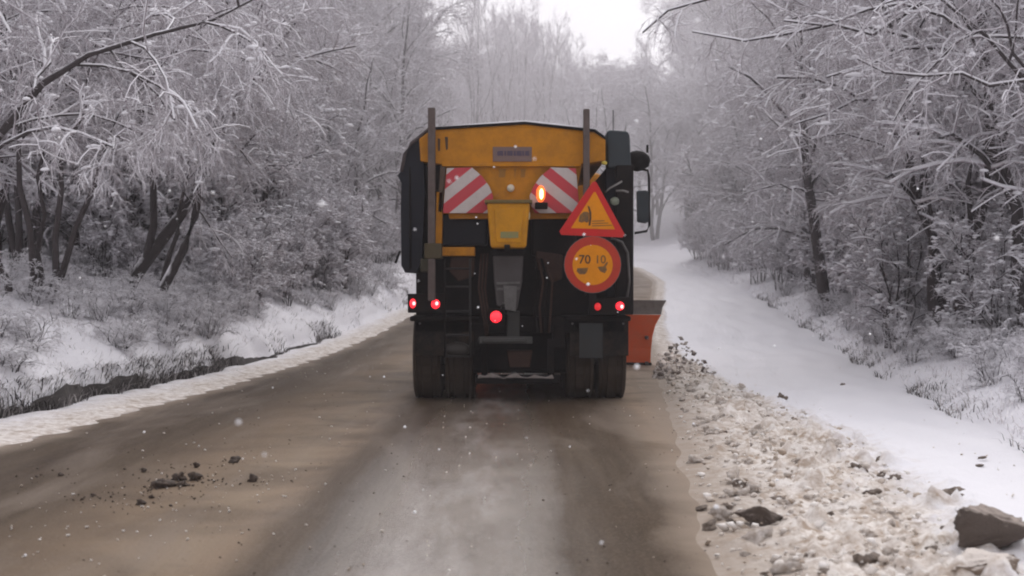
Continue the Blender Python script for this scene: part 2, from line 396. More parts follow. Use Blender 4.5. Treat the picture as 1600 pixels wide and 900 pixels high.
def prism(name, pts, d0, d1, m, parent=None, bev=.006, dref=None):
    v, f = prism_vf(pts, d0, d1, dref); return fixn(add(name, v, f, m, parent, bev))
def ring(cx, cz, r, n=28): return [(cx + r * math.cos(2 * math.pi * i / n), cz + r * math.sin(2 * math.pi * i / n)) for i in range(n)]
def tube_vf(pts, r, n=8):
    v, f = [], []; pts = [Vector(p) for p in pts]
    for i, p in enumerate(pts):
        tg = (pts[min(i + 1, len(pts) - 1)] - pts[max(i - 1, 0)]).normalized()
        ref = Vector((0, 0, 1)) if abs(tg.z) < .9 else Vector((1, 0, 0))
        a = tg.cross(ref).normalized(); bb = tg.cross(a)
        for k in range(n):
            an = 2 * math.pi * k / n; v.append(p + (a * math.cos(an) + bb * math.sin(an)) * r)
    for i in range(len(pts) - 1):
        for k in range(n): f.append((i * n + k, i * n + (k + 1) % n, (i + 1) * n + (k + 1) % n, (i + 1) * n + k))
    f.append(tuple(range(n - 1, -1, -1))); f.append(tuple(range((len(pts) - 1) * n, len(pts) * n)))
    return v, f
def tube(name, pts, r, m, parent=None, n=8):
    v, f = tube_vf(pts, r, n); return fixn(add(name, v, f, m, parent, smooth=True))
def lathe_y(name, c, prof, m, parent=None, n=32):
    """profile of (radius, y) turned about a level axle through c"""
    v, f = [], []
    for r, y in prof:
        for k in range(n):
            a = 2 * math.pi * k / n; v.append((c[0] + y, c[1] + r * math.cos(a), c[2] + r * math.sin(a)))
    for i in range(len(prof) - 1):
        for k in range(n): f.append((i * n + k, i * n + (k + 1) % n, (i + 1) * n + (k + 1) % n, (i + 1) * n + k))
    f.append(tuple(range(n - 1, -1, -1))); f.append(tuple(range((len(prof) - 1) * n, len(prof) * n)))
    return fixn(add(name, v, f, m, parent, smooth=False))
def dome(name, cx, cy, cz, rx, ry, rz, m, parent=None, sub=2):
    bm = bmesh.new(); bmesh.ops.create_icosphere(bm, subdivisions=sub, radius=1)
    for q_ in bm.verts: q_.co = Vector((cx + q_.co.x * rx, cy + q_.co.y * ry, cz + q_.co.z * rz))
    me = bpy.data.meshes.new(name); bm.to_mesh(me); bm.free(); me.materials.append(m)
    me.polygons.foreach_set("use_smooth", np.ones(len(me.polygons), bool))
    return link(name, me, parent or truck)

# hopper: upper band, lower funnel, roof with snow on it
hop = prism("hopper", [(657, 252), (655, 217), (674, 203), (820, 194), (928, 206), (946, 218), (946, 251), (908, 257), (690, 257)], .0, 4.3, M_YEL, bev=.012)
prism("hopper_funnel", [(688, 257.5), (909, 257.5), (893, 342), (702, 342)], .05, 4.25, M_YEL, hop, bev=.01)
prism("hopper_rim", [(690, 255.5), (908, 255.5), (907, 260), (691, 260)], -.02, .04, M_YEL, hop, bev=.004)
prism("roof", [(668, 203), (674, 198.8), (820, 190), (930, 202), (944, 212), (946, 217), (929, 206), (820, 194), (674, 203)], -.03, 4.4, M_BLK, hop, bev=0)
prism("snow_cover", [(672, 199), (740, 193), (820, 187.5), (880, 194), (929, 201), (929.5, 202), (820, 190), (674, 198.8)], -.02, 4.35, M_SNOW, hop, bev=.004)
prism("mark", [(684, 216), (688, 217), (687.5, 236), (684.5, 236)], -.004, .002, M_INK, hop, bev=0)
prism("mark", [(695, 214), (700, 214), (700, 233), (697, 235)], -.004, .002, M_INK, hop, bev=0)
mk = pbox("maker_plate", 770, 831, 229.5, 252.5, -.012, .002, M_PLATE, hop, bev=.004)
for a_, b_ in ((777, 786), (788, 791), (792.5, 801), (802.5, 806), (807, 815), (816, 819), (820.5, 827)):
    prism("print", [(a_, 236), (b_, 235.5), (b_, 243.5), (a_, 243)], -.015, -.011, M_PLATEB, mk, bev=0)
for a_, b_, s_ in ((779, 791, 0), (803, 807, 1), (813, 822, 0)):
    prism("faded_mark", [(a_, 264), (b_, 264), (b_ - 1, 268), (b_ - 2, 277), (a_ + s_, 277), (a_ + 1, 270)], .044, .052, grimy("faded_letter", (.22, .10, .012), .5, (.3, .15, .02), .5), hop, bev=0)
dome("bolt_cap", LX(798), -.0, LZ(294), .045, .03, .045, grimy("pale_cap", (.5, .45, .36), .5), hop)

# dark insides under the hopper
prism("spreader_frame", [(690, 336), (905, 336), (985, 292), (985, 492), (650, 492), (650, 404), (690, 404)], .3, 4.2, M_BLK)
pbox("recess_block", 690, 762, 334, 384, .16, .42, M_TARP, bev=.03)  # dark boxes stand in for the shade in the recesses
pbox("recess_block", 830, 900, 326, 400, .16, .42, M_BLK, bev=.03)
pbox("frame_lip", 690, 742, 386, 400, .02, .3, M_YEL, bev=.01)
prism("corner_brace", [(682, 300), (692, 300), (690, 388), (680, 388)], .02, .3, M_YEL)
prism("corner_brace", [(688, 258), (697, 258), (691, 332), (684, 332)], .02, .14, grimy("brown_side_flange", (.11, .065, .04), .5))
prism("hopper_bracket", [(674, 258), (689, 258), (685, 300), (678, 300)], .06, .3, M_BLK)

# hazard boards
HB = [(698, 263), (737, 261.5), (754, 276), (765, 292), (770.5, 306), (769, 320), (762, 333), (692, 333)]
prism("hazard_board", HB, -.03, -.012, chevron(1), bev=.004)
HB2 = [(1598 - u, v_) for u, v_ in HB]
prism("hazard_board", HB2, -.03, -.012, chevron(-1), bev=.004)

# motor cover in the middle
def loft(name, rings, m, parent=None, bev=.02):
    v, f = [], []; n = 4
    for (u0, u1, v0, v1, dd) in rings:
        v += [(LX(u0), dd, LZ(v1)), (LX(u1), dd, LZ(v1)), (LX(u1), dd, LZ(v0)), (LX(u0), dd, LZ(v0))]
    for i in range(len(rings) - 1):
        for k in range(n): f.append((i * n + k, i * n + (k + 1) % n, (i + 1) * n + (k + 1) % n, (i + 1) * n + k))
    f.append((3, 2, 1, 0)); L_ = (len(rings) - 1) * n; f.append((L_, L_ + 1, L_ + 2, L_ + 3))
    return fixn(add(name, v, f, m, parent, bev, seg=3))
cover = prism("motor_cover", [(761, 317), (828, 317), (822, 388), (767, 388)], -.38, .1, M_YEL2, bev=.03, dref=-.2)
pbox("lid_lip", 757, 832, 312, 317.5, -.40, .1, grimy("dark_olive_lip", (.13, .085, .02), .5), cover, bev=.01)
prism("raised_panel", [(772, 326), (818, 326), (814, 380), (776, 380)], -.395, -.378, M_YEL2, cover, bev=.006, dref=-.2)
pbox("sticker", 782, 810, 362, 372, -.4, -.394, grimy("faded_green_sticker", (.17, .17, .075), .5, (.3, .17, .02), .6, scale=20), cover, bev=0)
pbox("catch", 788, 797, 382, 391, -.4, -.37, M_BLK, cover, bev=.005)
dome("reflector", LX(824), -.24, LZ(338), .03, .02, .06, grimy("pale_reflector", (.5, .42, .27), .4), cover)

# amber beacon on its bracket
bc = pbox("beacon", 836, 856, 316, 326, -.2, -.06, M_BLK, bev=.01)
tag(bc, "lit amber warning beacon", None)
dome("beacon_lens", LX(845, -.13), -.13, LZ(303, -.13), .055, .055, .1, M_BEAC, bc)
dome("beacon_bulb", LX(846, -.2), -.185, LZ(303, -.2), .022, .02, .06, M_BCORE, bc)

# tall posts
def post(u0, u1, v0, v1, dd):
    p = pbox("post", u0, u1, v0, v1, dd, dd + .09, M_POST, bev=.012); return p
post(668.5, 680, 168, 470, -.13); post(911.5, 921.5, 170, 420, -.13)
pbox("post_clamp", 663, 690, 380, 404, -.15, .3, grimy("rusty_clamp", (.05, .036, .014), .6), bev=.01)
pbox("post_clamp", 657, 676, 404, 425, -.06, .3, grimy("olive_clamp", (.035, .03, .014), .6), bev=.01)

# tarpaulin side on the left
tp = prism("side_tarp", [(672, 199), (642, 224), (632, 240), (627.5, 266), (621, 274), (627, 286), (626, 330), (627, 415), (633, 426), (651, 427), (660, 404), (664, 300), (662, 252), (655, 217), (666, 206)], .06, 4.1, M_TARP, bev=.02)
tube("tarp_bow", [(LX(672), .05, LZ(199)), (LX(642), .045, LZ(224)), (LX(632), .045, LZ(240)), (LX(627), .045, LZ(268))], .02, grimy("brown_tarp_hem", (.05, .035, .036), .6), tp)
tube("handle", [(LX(624), .1, LZ(392)), (LX(617), .08, LZ(411))], .014, M_BLK, tp)
tube("bracing_strap", [(LX(640), .05, LZ(260)), (LX(641), .05, LZ(420))], .012, M_BLK, tp)

# right hand side: column, intake box, hoses
pbox("side_column", 962, 990, 258, 492, .12, 3.9, M_BLK, bev=.02)
pbox("side_column", 946, 966, 262, 470, .28, 3.6, M_TARP, bev=.02)
ib = prism("intake_box", [(948, 206), (952, 203), (980, 205), (984, 211), (986, 262), (950, 262)], .15, .62, M_TEAL, bev=.02)
dome("round_guard", LX(996, .5), .55, LZ(251, .5), .16, .14, .125, M_BLK)
dome("yellow_knob", LX(944), -.02, LZ(255), .035, .03, .025, grimy("yellow_knob", (.5, .38, .05), .4))
tube("hose", [(LX(972, .0), .05, LZ(283)), (LX(962), .0, LZ(289)), (LX(953), .0, LZ(294)), (LX(946), .05, LZ(300))], .011, grimy("pale_hose", (.2, .19, .18), .4))
tube("hose", [(LX(963), .03, LZ(298)), (LX(974), .0, LZ(298)), (LX(982), .05, LZ(300))], .012, grimy("pale_hose", (.2, .19, .18), .4))
dome("work_lamp", LX(961), .08, LZ(314), .055, .04, .05, grimy("dull_green_glass", (.20, .23, .17), .3))
tube("hose", [(LX(955), .05, LZ(372)), (LX(972), .02, LZ(378)), (LX(981), .02, LZ(395)), (LX(984), .04, LZ(440)), (LX(980), .1, LZ(470))], .014, M_GRY)
tube("antenna", [(LX(958, 4.8), 4.8, LZ(262, 4.8)), (LX(958, 4.8), 4.8, LZ(172, 4.8))], .006, M_BLK)

# warning signs hung on the right post
DS = -.42
def sign_ring(pts, k, c): return [(c[0] + (u - c[0]) * k, c[1] + (v_ - c[1]) * k) for u, v_ in pts]
tri = [(926, 284), (931.5, 284), (976, 366), (973, 371), (877, 367), (874, 361.5)]
ts = prism("warning_sign", tri, DS, DS + .02, M_RED, bev=.003)
tag(ts, "red bordered orange triangle sign with a plow symbol")
prism("sign_face", [(928, 300), (930.5, 300), (961, 358.5), (892, 356.5)], DS - .005, DS - .001, M_SGN, ts, bev=0)
prism("plow_symbol", [(904, 346), (906, 336), (912, 331), (918, 331), (920, 333), (920, 346), (917, 348), (913, 346), (909, 348)], DS - .008, DS - .006, M_INKF, ts, bev=0)
prism("plow_symbol", [(918, 321), (921, 323), (924, 332), (924, 341), (922.5, 352), (919.5, 353), (921, 341), (920.5, 331)], DS - .008, DS - .006, M_INK, ts, bev=0)
for i_ in range(3):
    prism("snow_line", [(925, 345 + i_ * 3.6), (944 + 6 * i_, 344.3 + i_ * 3.6), (945 + 6 * i_, 345.5 + i_ * 3.6), (925, 346.4 + i_ * 3.6)], DS - .008, DS - .006, M_INKF, ts, bev=0)
C_ = (926, 413.5)
cs = prism("distance_sign", ring(*C_, 44), DS, DS + .02, grimy("dull_red_rim", (.38, .036, .02), .5, (.24, .04, .022), .5, spec=.12, scale=12), bev=.003)
tag(cs, "round orange sign with red rim and faded black numbers")
prism("rim", ring(*C_, 45), DS + .004, DS + .016, M_GRY, cs, bev=0)
prism("sign_face", ring(C_[0], C_[1] + .5, 31.5), DS - .005, DS - .001, M_SGN, cs, bev=0)
def text(body, u, v_, h, m, parent, sh=0):
    cu = bpy.data.curves.new("digits", 'FONT'); cu.body = body; cu.size = h * (TY + DS) / F / .73; cu.extrude = .0012
    cu.align_x = 'CENTER'; cu.align_y = 'CENTER'; cu.offset = .0016
    o = bpy.data.objects.new("digits", cu); COL.objects.link(o)
    me = bpy.data.meshes.new_from_object(o.evaluated_get(bpy.context.evaluated_depsgraph_get()))
    bpy.data.objects.remove(o)
    me.materials.clear(); me.materials.append(m)
    o = link("digits", me, parent, (LX(u, DS), DS - .008, LZ(v_, DS))); o.rotation_euler = (R(90), sh, 0); return o
text("70", 913.5, 406, 14, M_INK, cs); text("10", 938, 406, 13, M_INKF, cs)
prism("car_symbol", [(902, 419), (919, 418.5), (917.5, 424), (914, 428.5), (905.5, 428.5), (901, 424)], DS - .008, DS - .006, M_INKF, cs, bev=0)
prism("car_symbol", [(933.5, 417), (943, 416), (948.5, 409), (950, 410.5), (946.5, 417), (948.5, 421), (945, 427), (938, 424)], DS - .008, DS - .006, M_INKF, cs, bev=0)
pbox("sign_bracket", 920, 932, 290, 470, DS + .022, DS + .06, M_BLK, bev=.004)
pbox("sign_arm", 918, 934, 330, 342, DS + .06, .3, M_BLK, bev=.004)
pbox("sign_arm", 918, 934, 450, 462, DS + .06, .3, M_BLK, bev=.004)

# chute and spinner
ch = prism("salt_chute", [(770, 400), (818, 400), (816, 440), (808, 484), (776, 478), (772, 440)], -.12, .12, grimy("grimy_chute", (.045, .038, .038), .5), bev=.015)
prism("chute_plate", [(786, 445), (808, 447), (806, 487), (789, 484)], -.15, -.122, M_GRY, ch, bev=.006)
for vv in (441, 450): prism("ridge", [(776, vv), (813, vv - 1), (813, vv + 3), (776, vv + 4)], -.14, -.1, M_GRY, ch, bev=.004)
prism("chute_lip", [(766, 392), (822, 392), (818, 402), (770, 402)], -.1, .14, M_BLK, ch)
pbox("spinner_post", 792, 812, 486, 528, -.06, .04, grimy("dark_grey_post", (.025, .025, .023), .6), bev=.01)
v, f = [], []
sp_ = lathe_y("spinner_disc", (0, 0, 0), [(.02, -.02), (.30, -.02), (.31, .0), (.30, .025), (.04, .03)], grimy("grimy_disc", (.03, .03, .028), .5), None)
sp_.rotation_euler = (0, R(-90), 0); sp_.location = (LX(789), -.12, LZ(531))
pbox("spinner_guard", 748, 832, 526, 537, -.30, -.26, grimy("grimy_guard", (.04, .04, .037), .55), bev=.01)

# lamps
def lamp_bar(u0, u1, v0, v1, lamps):
    bar = pbox("tail_light_bar", u0, u1, v0, v1, -.06, .06, M_BLK, bev=.012)
    for u, v_, rx, rz, m, core in lamps:
        l = dome("tail_lamp", LX(u), -.062, LZ(v_), rx, .02, rz, m, bar)
        if core: dome("bulb", LX(u + core[0]), -.081, LZ(v_ + core[1]), .018, .008, .022, M_LAMPF, bar)
lamp_bar(637, 694, 459, 489, [(645.5, 474, .036, .055, M_LAMP, (2, 0)), (681, 475, .052, .055, M_LAMP, (2, -1))])
lamp_bar(920, 986, 464, 492, [(933.5, 479, .04, .045, M_LAMPD, None), (968, 478, .05, .05, M_LAMP, (3, 1))])
fg = pbox("fog_lamp", 762, 788, 482, 508, -.2, -.12, M_BLK, bev=.01)
dome("fog_lens", LX(775, -.2), -.2, LZ(495, -.2), .068, .03, .068, M_LAMP, fg)
tube("lamp_stalk", [(LX(782), -.15, LZ(484)), (LX(786), -.14, LZ(474)), (LX(793), -.12, LZ(474))], .015, M_GRY, fg)

# chassis, mud flaps, ladder, bars
mbox("chassis_rail", -.52, -.38, .1, 6.3, .62, .9, M_BLK); mbox("chassis_rail", .38, .52, .1, 6.3, .62, .9, M_BLK)
mbox("axle_housing", -.75, .75, .7, 1.1, .3, .8, M_BLK, bev=.05); mbox("gearbox", -.6, .6, 3.0, 4.4, .2, .9, M_BLK, bev=.05); mbox("subframe", -1.2, 1.2, 3.02, 4.5, .86, 1.06, M_BLK, bev=.02); mbox("fuel_tank", .7, 1.2, 3.0, 4.6, .35, .95, M_BLK, bev=.05); mbox("tool_box", -1.2, -.7, 3.0, 4.6, .35, .95, M_BLK, bev=.05)
mbox("cross_member", -1.2, 1.2, .12, .26, .8, .98, M_BLK)
ub = pbox("underrun_bar", 742, 876, 586, 600, .02, .14, M_BLK, bev=.02)
bm_pts = []
jag = [(746, 591)] + [(748 + 9.6 * k_, 585.5 + 3.2 * math.sin(k_ * 1.9) + 1.5 * math.sin(k_ * 5) + .22 * k_) for k_ in range(13)] + [(866, 592)]
prism("snow_crust", jag, -.01, .13, M_DSNOW, ub, bev=.01)
pbox("bar_hanger", 752, 762, 530, 588, .1, .2, M_BLK); pbox("bar_hanger", 856, 866, 530, 588, .1, .2, M_BLK)
pbox("mud_flap", 648, 742, 500, 556, .12, .135, M_RUB, bev=.004); pbox("mud_flap", 890, 982, 500, 556, .12, .135, M_RUB, bev=.004)
pbox("grey_plate", 905, 942, 505, 560, .085, .11, grimy("dark_grey_plate", (.018, .021, .022), .6), bev=.006)
pbox("mudguard", 640, 748, 494, 502, .1, 1.6, M_BLK, bev=.02); pbox("mudguard", 882, 986, 494, 502, .1, 1.6, M_BLK, bev=.02)
ld = tube("ladder", [(LX(735), -.1, LZ(404)), (LX(735), -.1, LZ(558))], .013, grimy("dull_ladder", (.01, .009, .0085), .5))
tube("rail", [(LX(696), -.1, LZ(404)), (LX(696), -.1, LZ(558))], .013, M_BLK, ld)
for vv in (420, 448, 486, 523, 556): tube("rung", [(LX(696), -.1, LZ(vv)), (LX(735), -.1, LZ(vv))], .011, grimy("dull_rung", (.009, .008, .008), .5), ld)
dome("air_tank", LX(714), .0, LZ(546), .16, .10, .09, grimy("grimy_tank", (.022, .019, .016), .5))
for xx, yy in ((-.885, .78), (.885, .78), (-.885, 2.1), (.885, 2.1), (-1.02, 5.6), (1.02, 5.6)):
    wh = empty("wheel", (xx, yy, .5)); wh.parent = truck
    offs = (-.185, .185) if abs(xx) < 1 else (0,)
    for k in offs:
        lathe_y("tyre", (k, 0, 0), [(.28, -.14), (.44, -.165), (.488, -.15), (.5, -.12), (.482, -.11), (.482, -.06), (.5, -.05), (.5, .05), (.482, .06), (.482, .11), (.5, .12), (.488, .15), (.44, .165), (.28, .14)], M_RUB, wh)
    lathe_y("rim", (0, 0, 0), [(.28, -.3 if abs(xx) < 1 else -.1), (.1, -.1), (.1, .1), (.28, .3 if abs(xx) < 1 else .1)], M_GRY, wh)

M_RUST = grimy("rusty_brown_bracket", (.045, .024, .018), .7, (.015, .011, .009), .6, spec=.1)
prism("hydraulic_bracket", [(838, 392), (880, 398), (878, 436), (862, 442), (850, 424), (836, 420)], .1, .28, M_RUST, bev=.015)
prism("hydraulic_bracket", [(704, 398), (742, 402), (740, 432), (716, 440), (702, 424)], .1, .28, M_RUST, bev=.015)
for k_ in range(4): tube("hydraulic_hose", [(LX(836 + 5 * k_), .08, LZ(404)), (LX(842 + 7 * k_), .0, LZ(440)), (LX(834 + 9 * k_), -.02, LZ(480)), (LX(840 + 6 * k_), .06, LZ(520))], .013, M_RUST if k_ % 2 else M_BLK)
for k_ in range(3): tube("hydraulic_hose", [(LX(752 + 5 * k_), .1, LZ(396)), (LX(748 + 5 * k_), .0, LZ(450)), (LX(756 + 4 * k_), .0, LZ(500)), (LX(760), .1, LZ(530))], .012, M_RUST)
prism("tow_hitch", [(792, 548), (832, 548), (828, 574), (796, 574)], -.04, .2, M_RUST, bev=.01)
for uu in (655, 735, 895, 975): dome("flap_bolt", LX(uu), .115, LZ(506), .014, .01, .014, M_GRY)
# cab
cab = mbox("cab", -1.22, 1.22, 4.75, 6.7, .95, 2.95, M_YEL, bev=.08)
mbox("rear_window", -.7, .7, 4.735, 4.75, 2.0, 2.6, M_GLASS, cab, bev=.004)
mbox("windscreen", -1.05, 1.05, 6.69, 6.71, 1.85, 2.65, M_GLASS, cab, bev=.004)
for s_ in (-1, 1):
    mbox("side_window", *sorted((s_ * 1.212, s_ * 1.228)), 5.4, 6.4, 1.9, 2.6, M_GLASS, cab, bev=.004)
mr = prism("wing_mirror", [(995, 298), (1011, 297), (1014, 302), (1014, 345), (1010, 349), (996, 347)], 5.0, 5.12, M_TEAL, bev=.02)
tube("mirror_arm", [(LX(991, 5), 5.06, LZ(262, 5)), (LX(1013, 5), 5.06, LZ(266, 5)), (LX(1014.5, 5), 5.06, LZ(278, 5)), (LX(1015, 5), 5.06, LZ(352, 5)), (LX(1011, 5), 5.06, LZ(361, 5)), (LX(992, 5), 5.06, LZ(364, 5))], .018, M_BLK, mr)
tube("mirror_stub", [(LX(1012, 5), 5.06, LZ(226, 5)), (LX(1012, 5), 5.06, LZ(238, 5))], .018, M_BLK, mr)
mr2 = mbox("wing_mirror", -1.5, -1.33, 5.0, 5.12, 1.95, 2.4, M_TEAL, bev=.02)

# plough blade across the front
PD = 6.9
blade_rows = [(583, 1017, .10), (565, 1018, .16), (545, 1019, .17), (525, 1021, .14), (508, 1025, .08), (492, 1033, .0)]
v, f = [], []
for (vv, ue, bow) in blade_rows:
    xe = LX(ue, PD)
    for i in range(9):
        k = i / 8; x = -1.45 + (xe + 1.45) * k
        v.append((x, PD + 1.0 * (1 - k) + bow, LZ(vv, PD)))
nrow = len(blade_rows)
for th in (0,):
    pass
nv = len(v); v += [(a_, b_ + .04, c_) for a_, b_, c_ in v[:]]
for r_ in range(nrow - 1):
    for i in range(8):
        a_ = r_ * 9 + i; f.append((a_, a_ + 1, a_ + 10, a_ + 9)); f.append((nv + a_, nv + a_ + 9, nv + a_ + 10, nv + a_ + 1))
bd = [i for i in range(9)] + [r_ * 9 + 8 for r_ in range(1, nrow)] + [(nrow - 1) * 9 + i for i in range(7, -1, -1)] + [r_ * 9 for r_ in range(nrow - 2, 0, -1)]
for i in range(len(bd)): a_, b_ = bd[i], bd[(i + 1) % len(bd)]; f.append((a_, a_ + nv, b_ + nv, b_))
blade = fixn(add("plow_blade", v, f, M_ORG)); tag(blade, "orange curved snow plow blade")
v, f = [], []
for k, (dx, vv, dd) in enumerate(((0, 491.5, .0), (.02, 480, -.03), (.075, 469, -.10))):
    for x, y in ((-1.45, PD + 1.0), (LX(1033, PD) + dx, PD)):
        v += [(x, y + dd, LZ(vv, PD)), (x, y + dd + .05, LZ(vv, PD))]
for r_ in range(2):
    a_ = r_ * 4; f += [(a_, a_ + 2, a_ + 6, a_ + 4), (a_ + 1, a_ + 5, a_ + 7, a_ + 3), (a_, a_ + 4, a_ + 5, a_ + 1), (a_ + 2, a_ + 3, a_ + 7, a_ + 6)]
f += [(0, 1, 3, 2), (8, 10, 11, 9)]
fixn(add("deflector_flap", v, f, grimy("snowy_grey_flap", (.22, .20, .19), .7, (.10, .08, .07), .6, scale=9), blade))
v, f = box_vf(-1.45, LX(1017, PD) + .02, PD + .1, PD + .16, .0, .09)
v = [(x, y + 1.0 * (LX(1017, PD) - x) / (LX(1017, PD) + 1.45), z) for x, y, z in v]
add("cutting_edge", v, f, M_BLK, blade)
for vv, hh in ((530, .05), (570, .045)): mbox("blade_bolt", LX(1012, PD) - .03, LX(1012, PD) + .02, PD + .03, PD + .2, LZ(vv, PD), LZ(vv, PD) + hh, M_GRY, blade, bev=.006)
mbox("plow_frame", -.5, .5, 6.6, 7.6, .35, .6, M_BLK)

# ------------------------------------------------------------------ trees
def polys_grow(P, par_r, k, length, ang, rng, t0=.25, t1=1.0, npt=4, up=0.0, droop=.0, wob=.12, rk=.5, rmin=.004, taper_len=.6):
    """children of every polyline in P (n, p, 3)"""
    n, p, _ = P.shape
    tt = (rng.random((n, k)) * .9 + np.arange(k)[None] + .05) / k
    tt = t0 + (t1 - t0) * tt
    s = tt * (p - 1); i = np.minimum(s.astype(int), p - 2); fr = s - i
    ar = np.arange(n)[:, None]
    a, b = P[ar, i], P[ar, i + 1]
    base = a + (b - a) * fr[..., None]
    tg = b - a; tg /= np.linalg.norm(tg, axis=-1, keepdims=True) + 1e-9
    rv = rng.standard_normal((n, k, 3)); rv -= (rv * tg).sum(-1, keepdims=True) * tg
    rv /= np.linalg.norm(rv, axis=-1, keepdims=True) + 1e-9
    an = np.radians(ang + 14 * rng.standard_normal((n, k)))[..., None]
    d = tg * np.cos(an) + rv * np.sin(an); d[..., 2] += up
    d /= np.linalg.norm(d, axis=-1, keepdims=True)
    L = length * (1 - taper_len * (tt - t0) / (t1 - t0 + 1e-6)) * (.7 + .6 * rng.random((n, k)))
    if not np.isscalar(par_r): rb = par_r[0][:, None] + (par_r[1] - par_r[0])[:, None] * tt
    r0 = np.maximum(rb * rk * (.7 + .5 * rng.random((n, k))), rmin)
    base = base.reshape(-1, 3); d = d.reshape(-1, 3); L = L.ravel(); r0 = r0.ravel()
    out = np.zeros((len(base), npt, 3)); out[:, 0] = base
    for j in range(1, npt):
        d = d + wob * rng.standard_normal(d.shape); d[:, 2] += -droop * j / npt
        d /= np.linalg.norm(d, axis=-1, keepdims=True)
        out[:, j] = out[:, j - 1] + d * (L / (npt - 1))[:, None]
    return out, (r0, np.maximum(r0 * .4, rmin * .6))
def tubes(P, rad, sides):
    n, p, _ = P.shape
    tg = np.gradient(P, axis=1); tg /= np.linalg.norm(tg, axis=-1, keepdims=True) + 1e-9
    ref = np.zeros_like(tg); ref[..., 2] = 1; par = np.abs(tg[..., 2]) > .93; ref[par] = (1, 0, 0)
    a = np.cross(tg, ref); a /= np.linalg.norm(a, axis=-1, keepdims=True) + 1e-9
    b = np.cross(a, tg)
    k = np.linspace(0, 1, p)[None]
    r = rad[0][:, None] * (1 - k) + rad[1][:, None] * k
    th = 2 * np.pi * (np.arange(sides) + .25) / sides
    v = P[:, :, None] + r[:, :, None, None] * (a[:, :, None] * np.cos(th)[None, None, :, None] + b[:, :, None] * np.sin(th)[None, None, :, None])
    v = v.reshape(-1, 3)
    base = (np.arange(n)[:, None, None] * p + np.arange(p - 1)[None, :, None]) * sides
    j = np.arange(sides)[None, None]; j2 = (j + 1) % sides
    f = np.stack(np.broadcast_arrays(base + j, base + j2, base + sides + j2, base + sides + j), -1).reshape(-1, 4)
    return v, f
def merge(parts):
    V, Fc, MI, off = [], [], [], 0
    for v, f, m in parts:
        V.append(v); Fc.append(f + off); MI.append(np.full(len(f), m)); off += len(v)
    return np.concatenate(V), np.concatenate(Fc), np.concatenate(MI)
def resample(pts, n):
    pts = np.asarray(pts, float); s = np.concatenate([[0], np.cumsum(np.linalg.norm(np.diff(pts, axis=0), axis=1))])
    q_ = np.linspace(0, s[-1], n)
    return np.stack([np.interp(q_, s, pts[:, i]) for i in range(3)], 1)
def _clump():
    v = [(0, 0, -.6)] + [(math.cos(a_) * k_, math.sin(a_) * k_, z_) for z_, k_ in ((-.2, .95), (.45, .7)) for a_ in np.arange(6) * math.pi / 3] + [(0, 0, .8)]
    f = []
    for i in range(6):
        j = (i + 1) % 6; f.append((1 + i, 1 + j, 7 + j, 7 + i))
    for i in (0, 2, 4):
        f.append((0, 1 + (i + 2) % 6, 1 + i + 1, 1 + i)); f.append((13, 7 + i, 7 + i + 1, 7 + (i + 2) % 6))
    return np.array(v, float), np.array(f)
CLUMP = _clump()
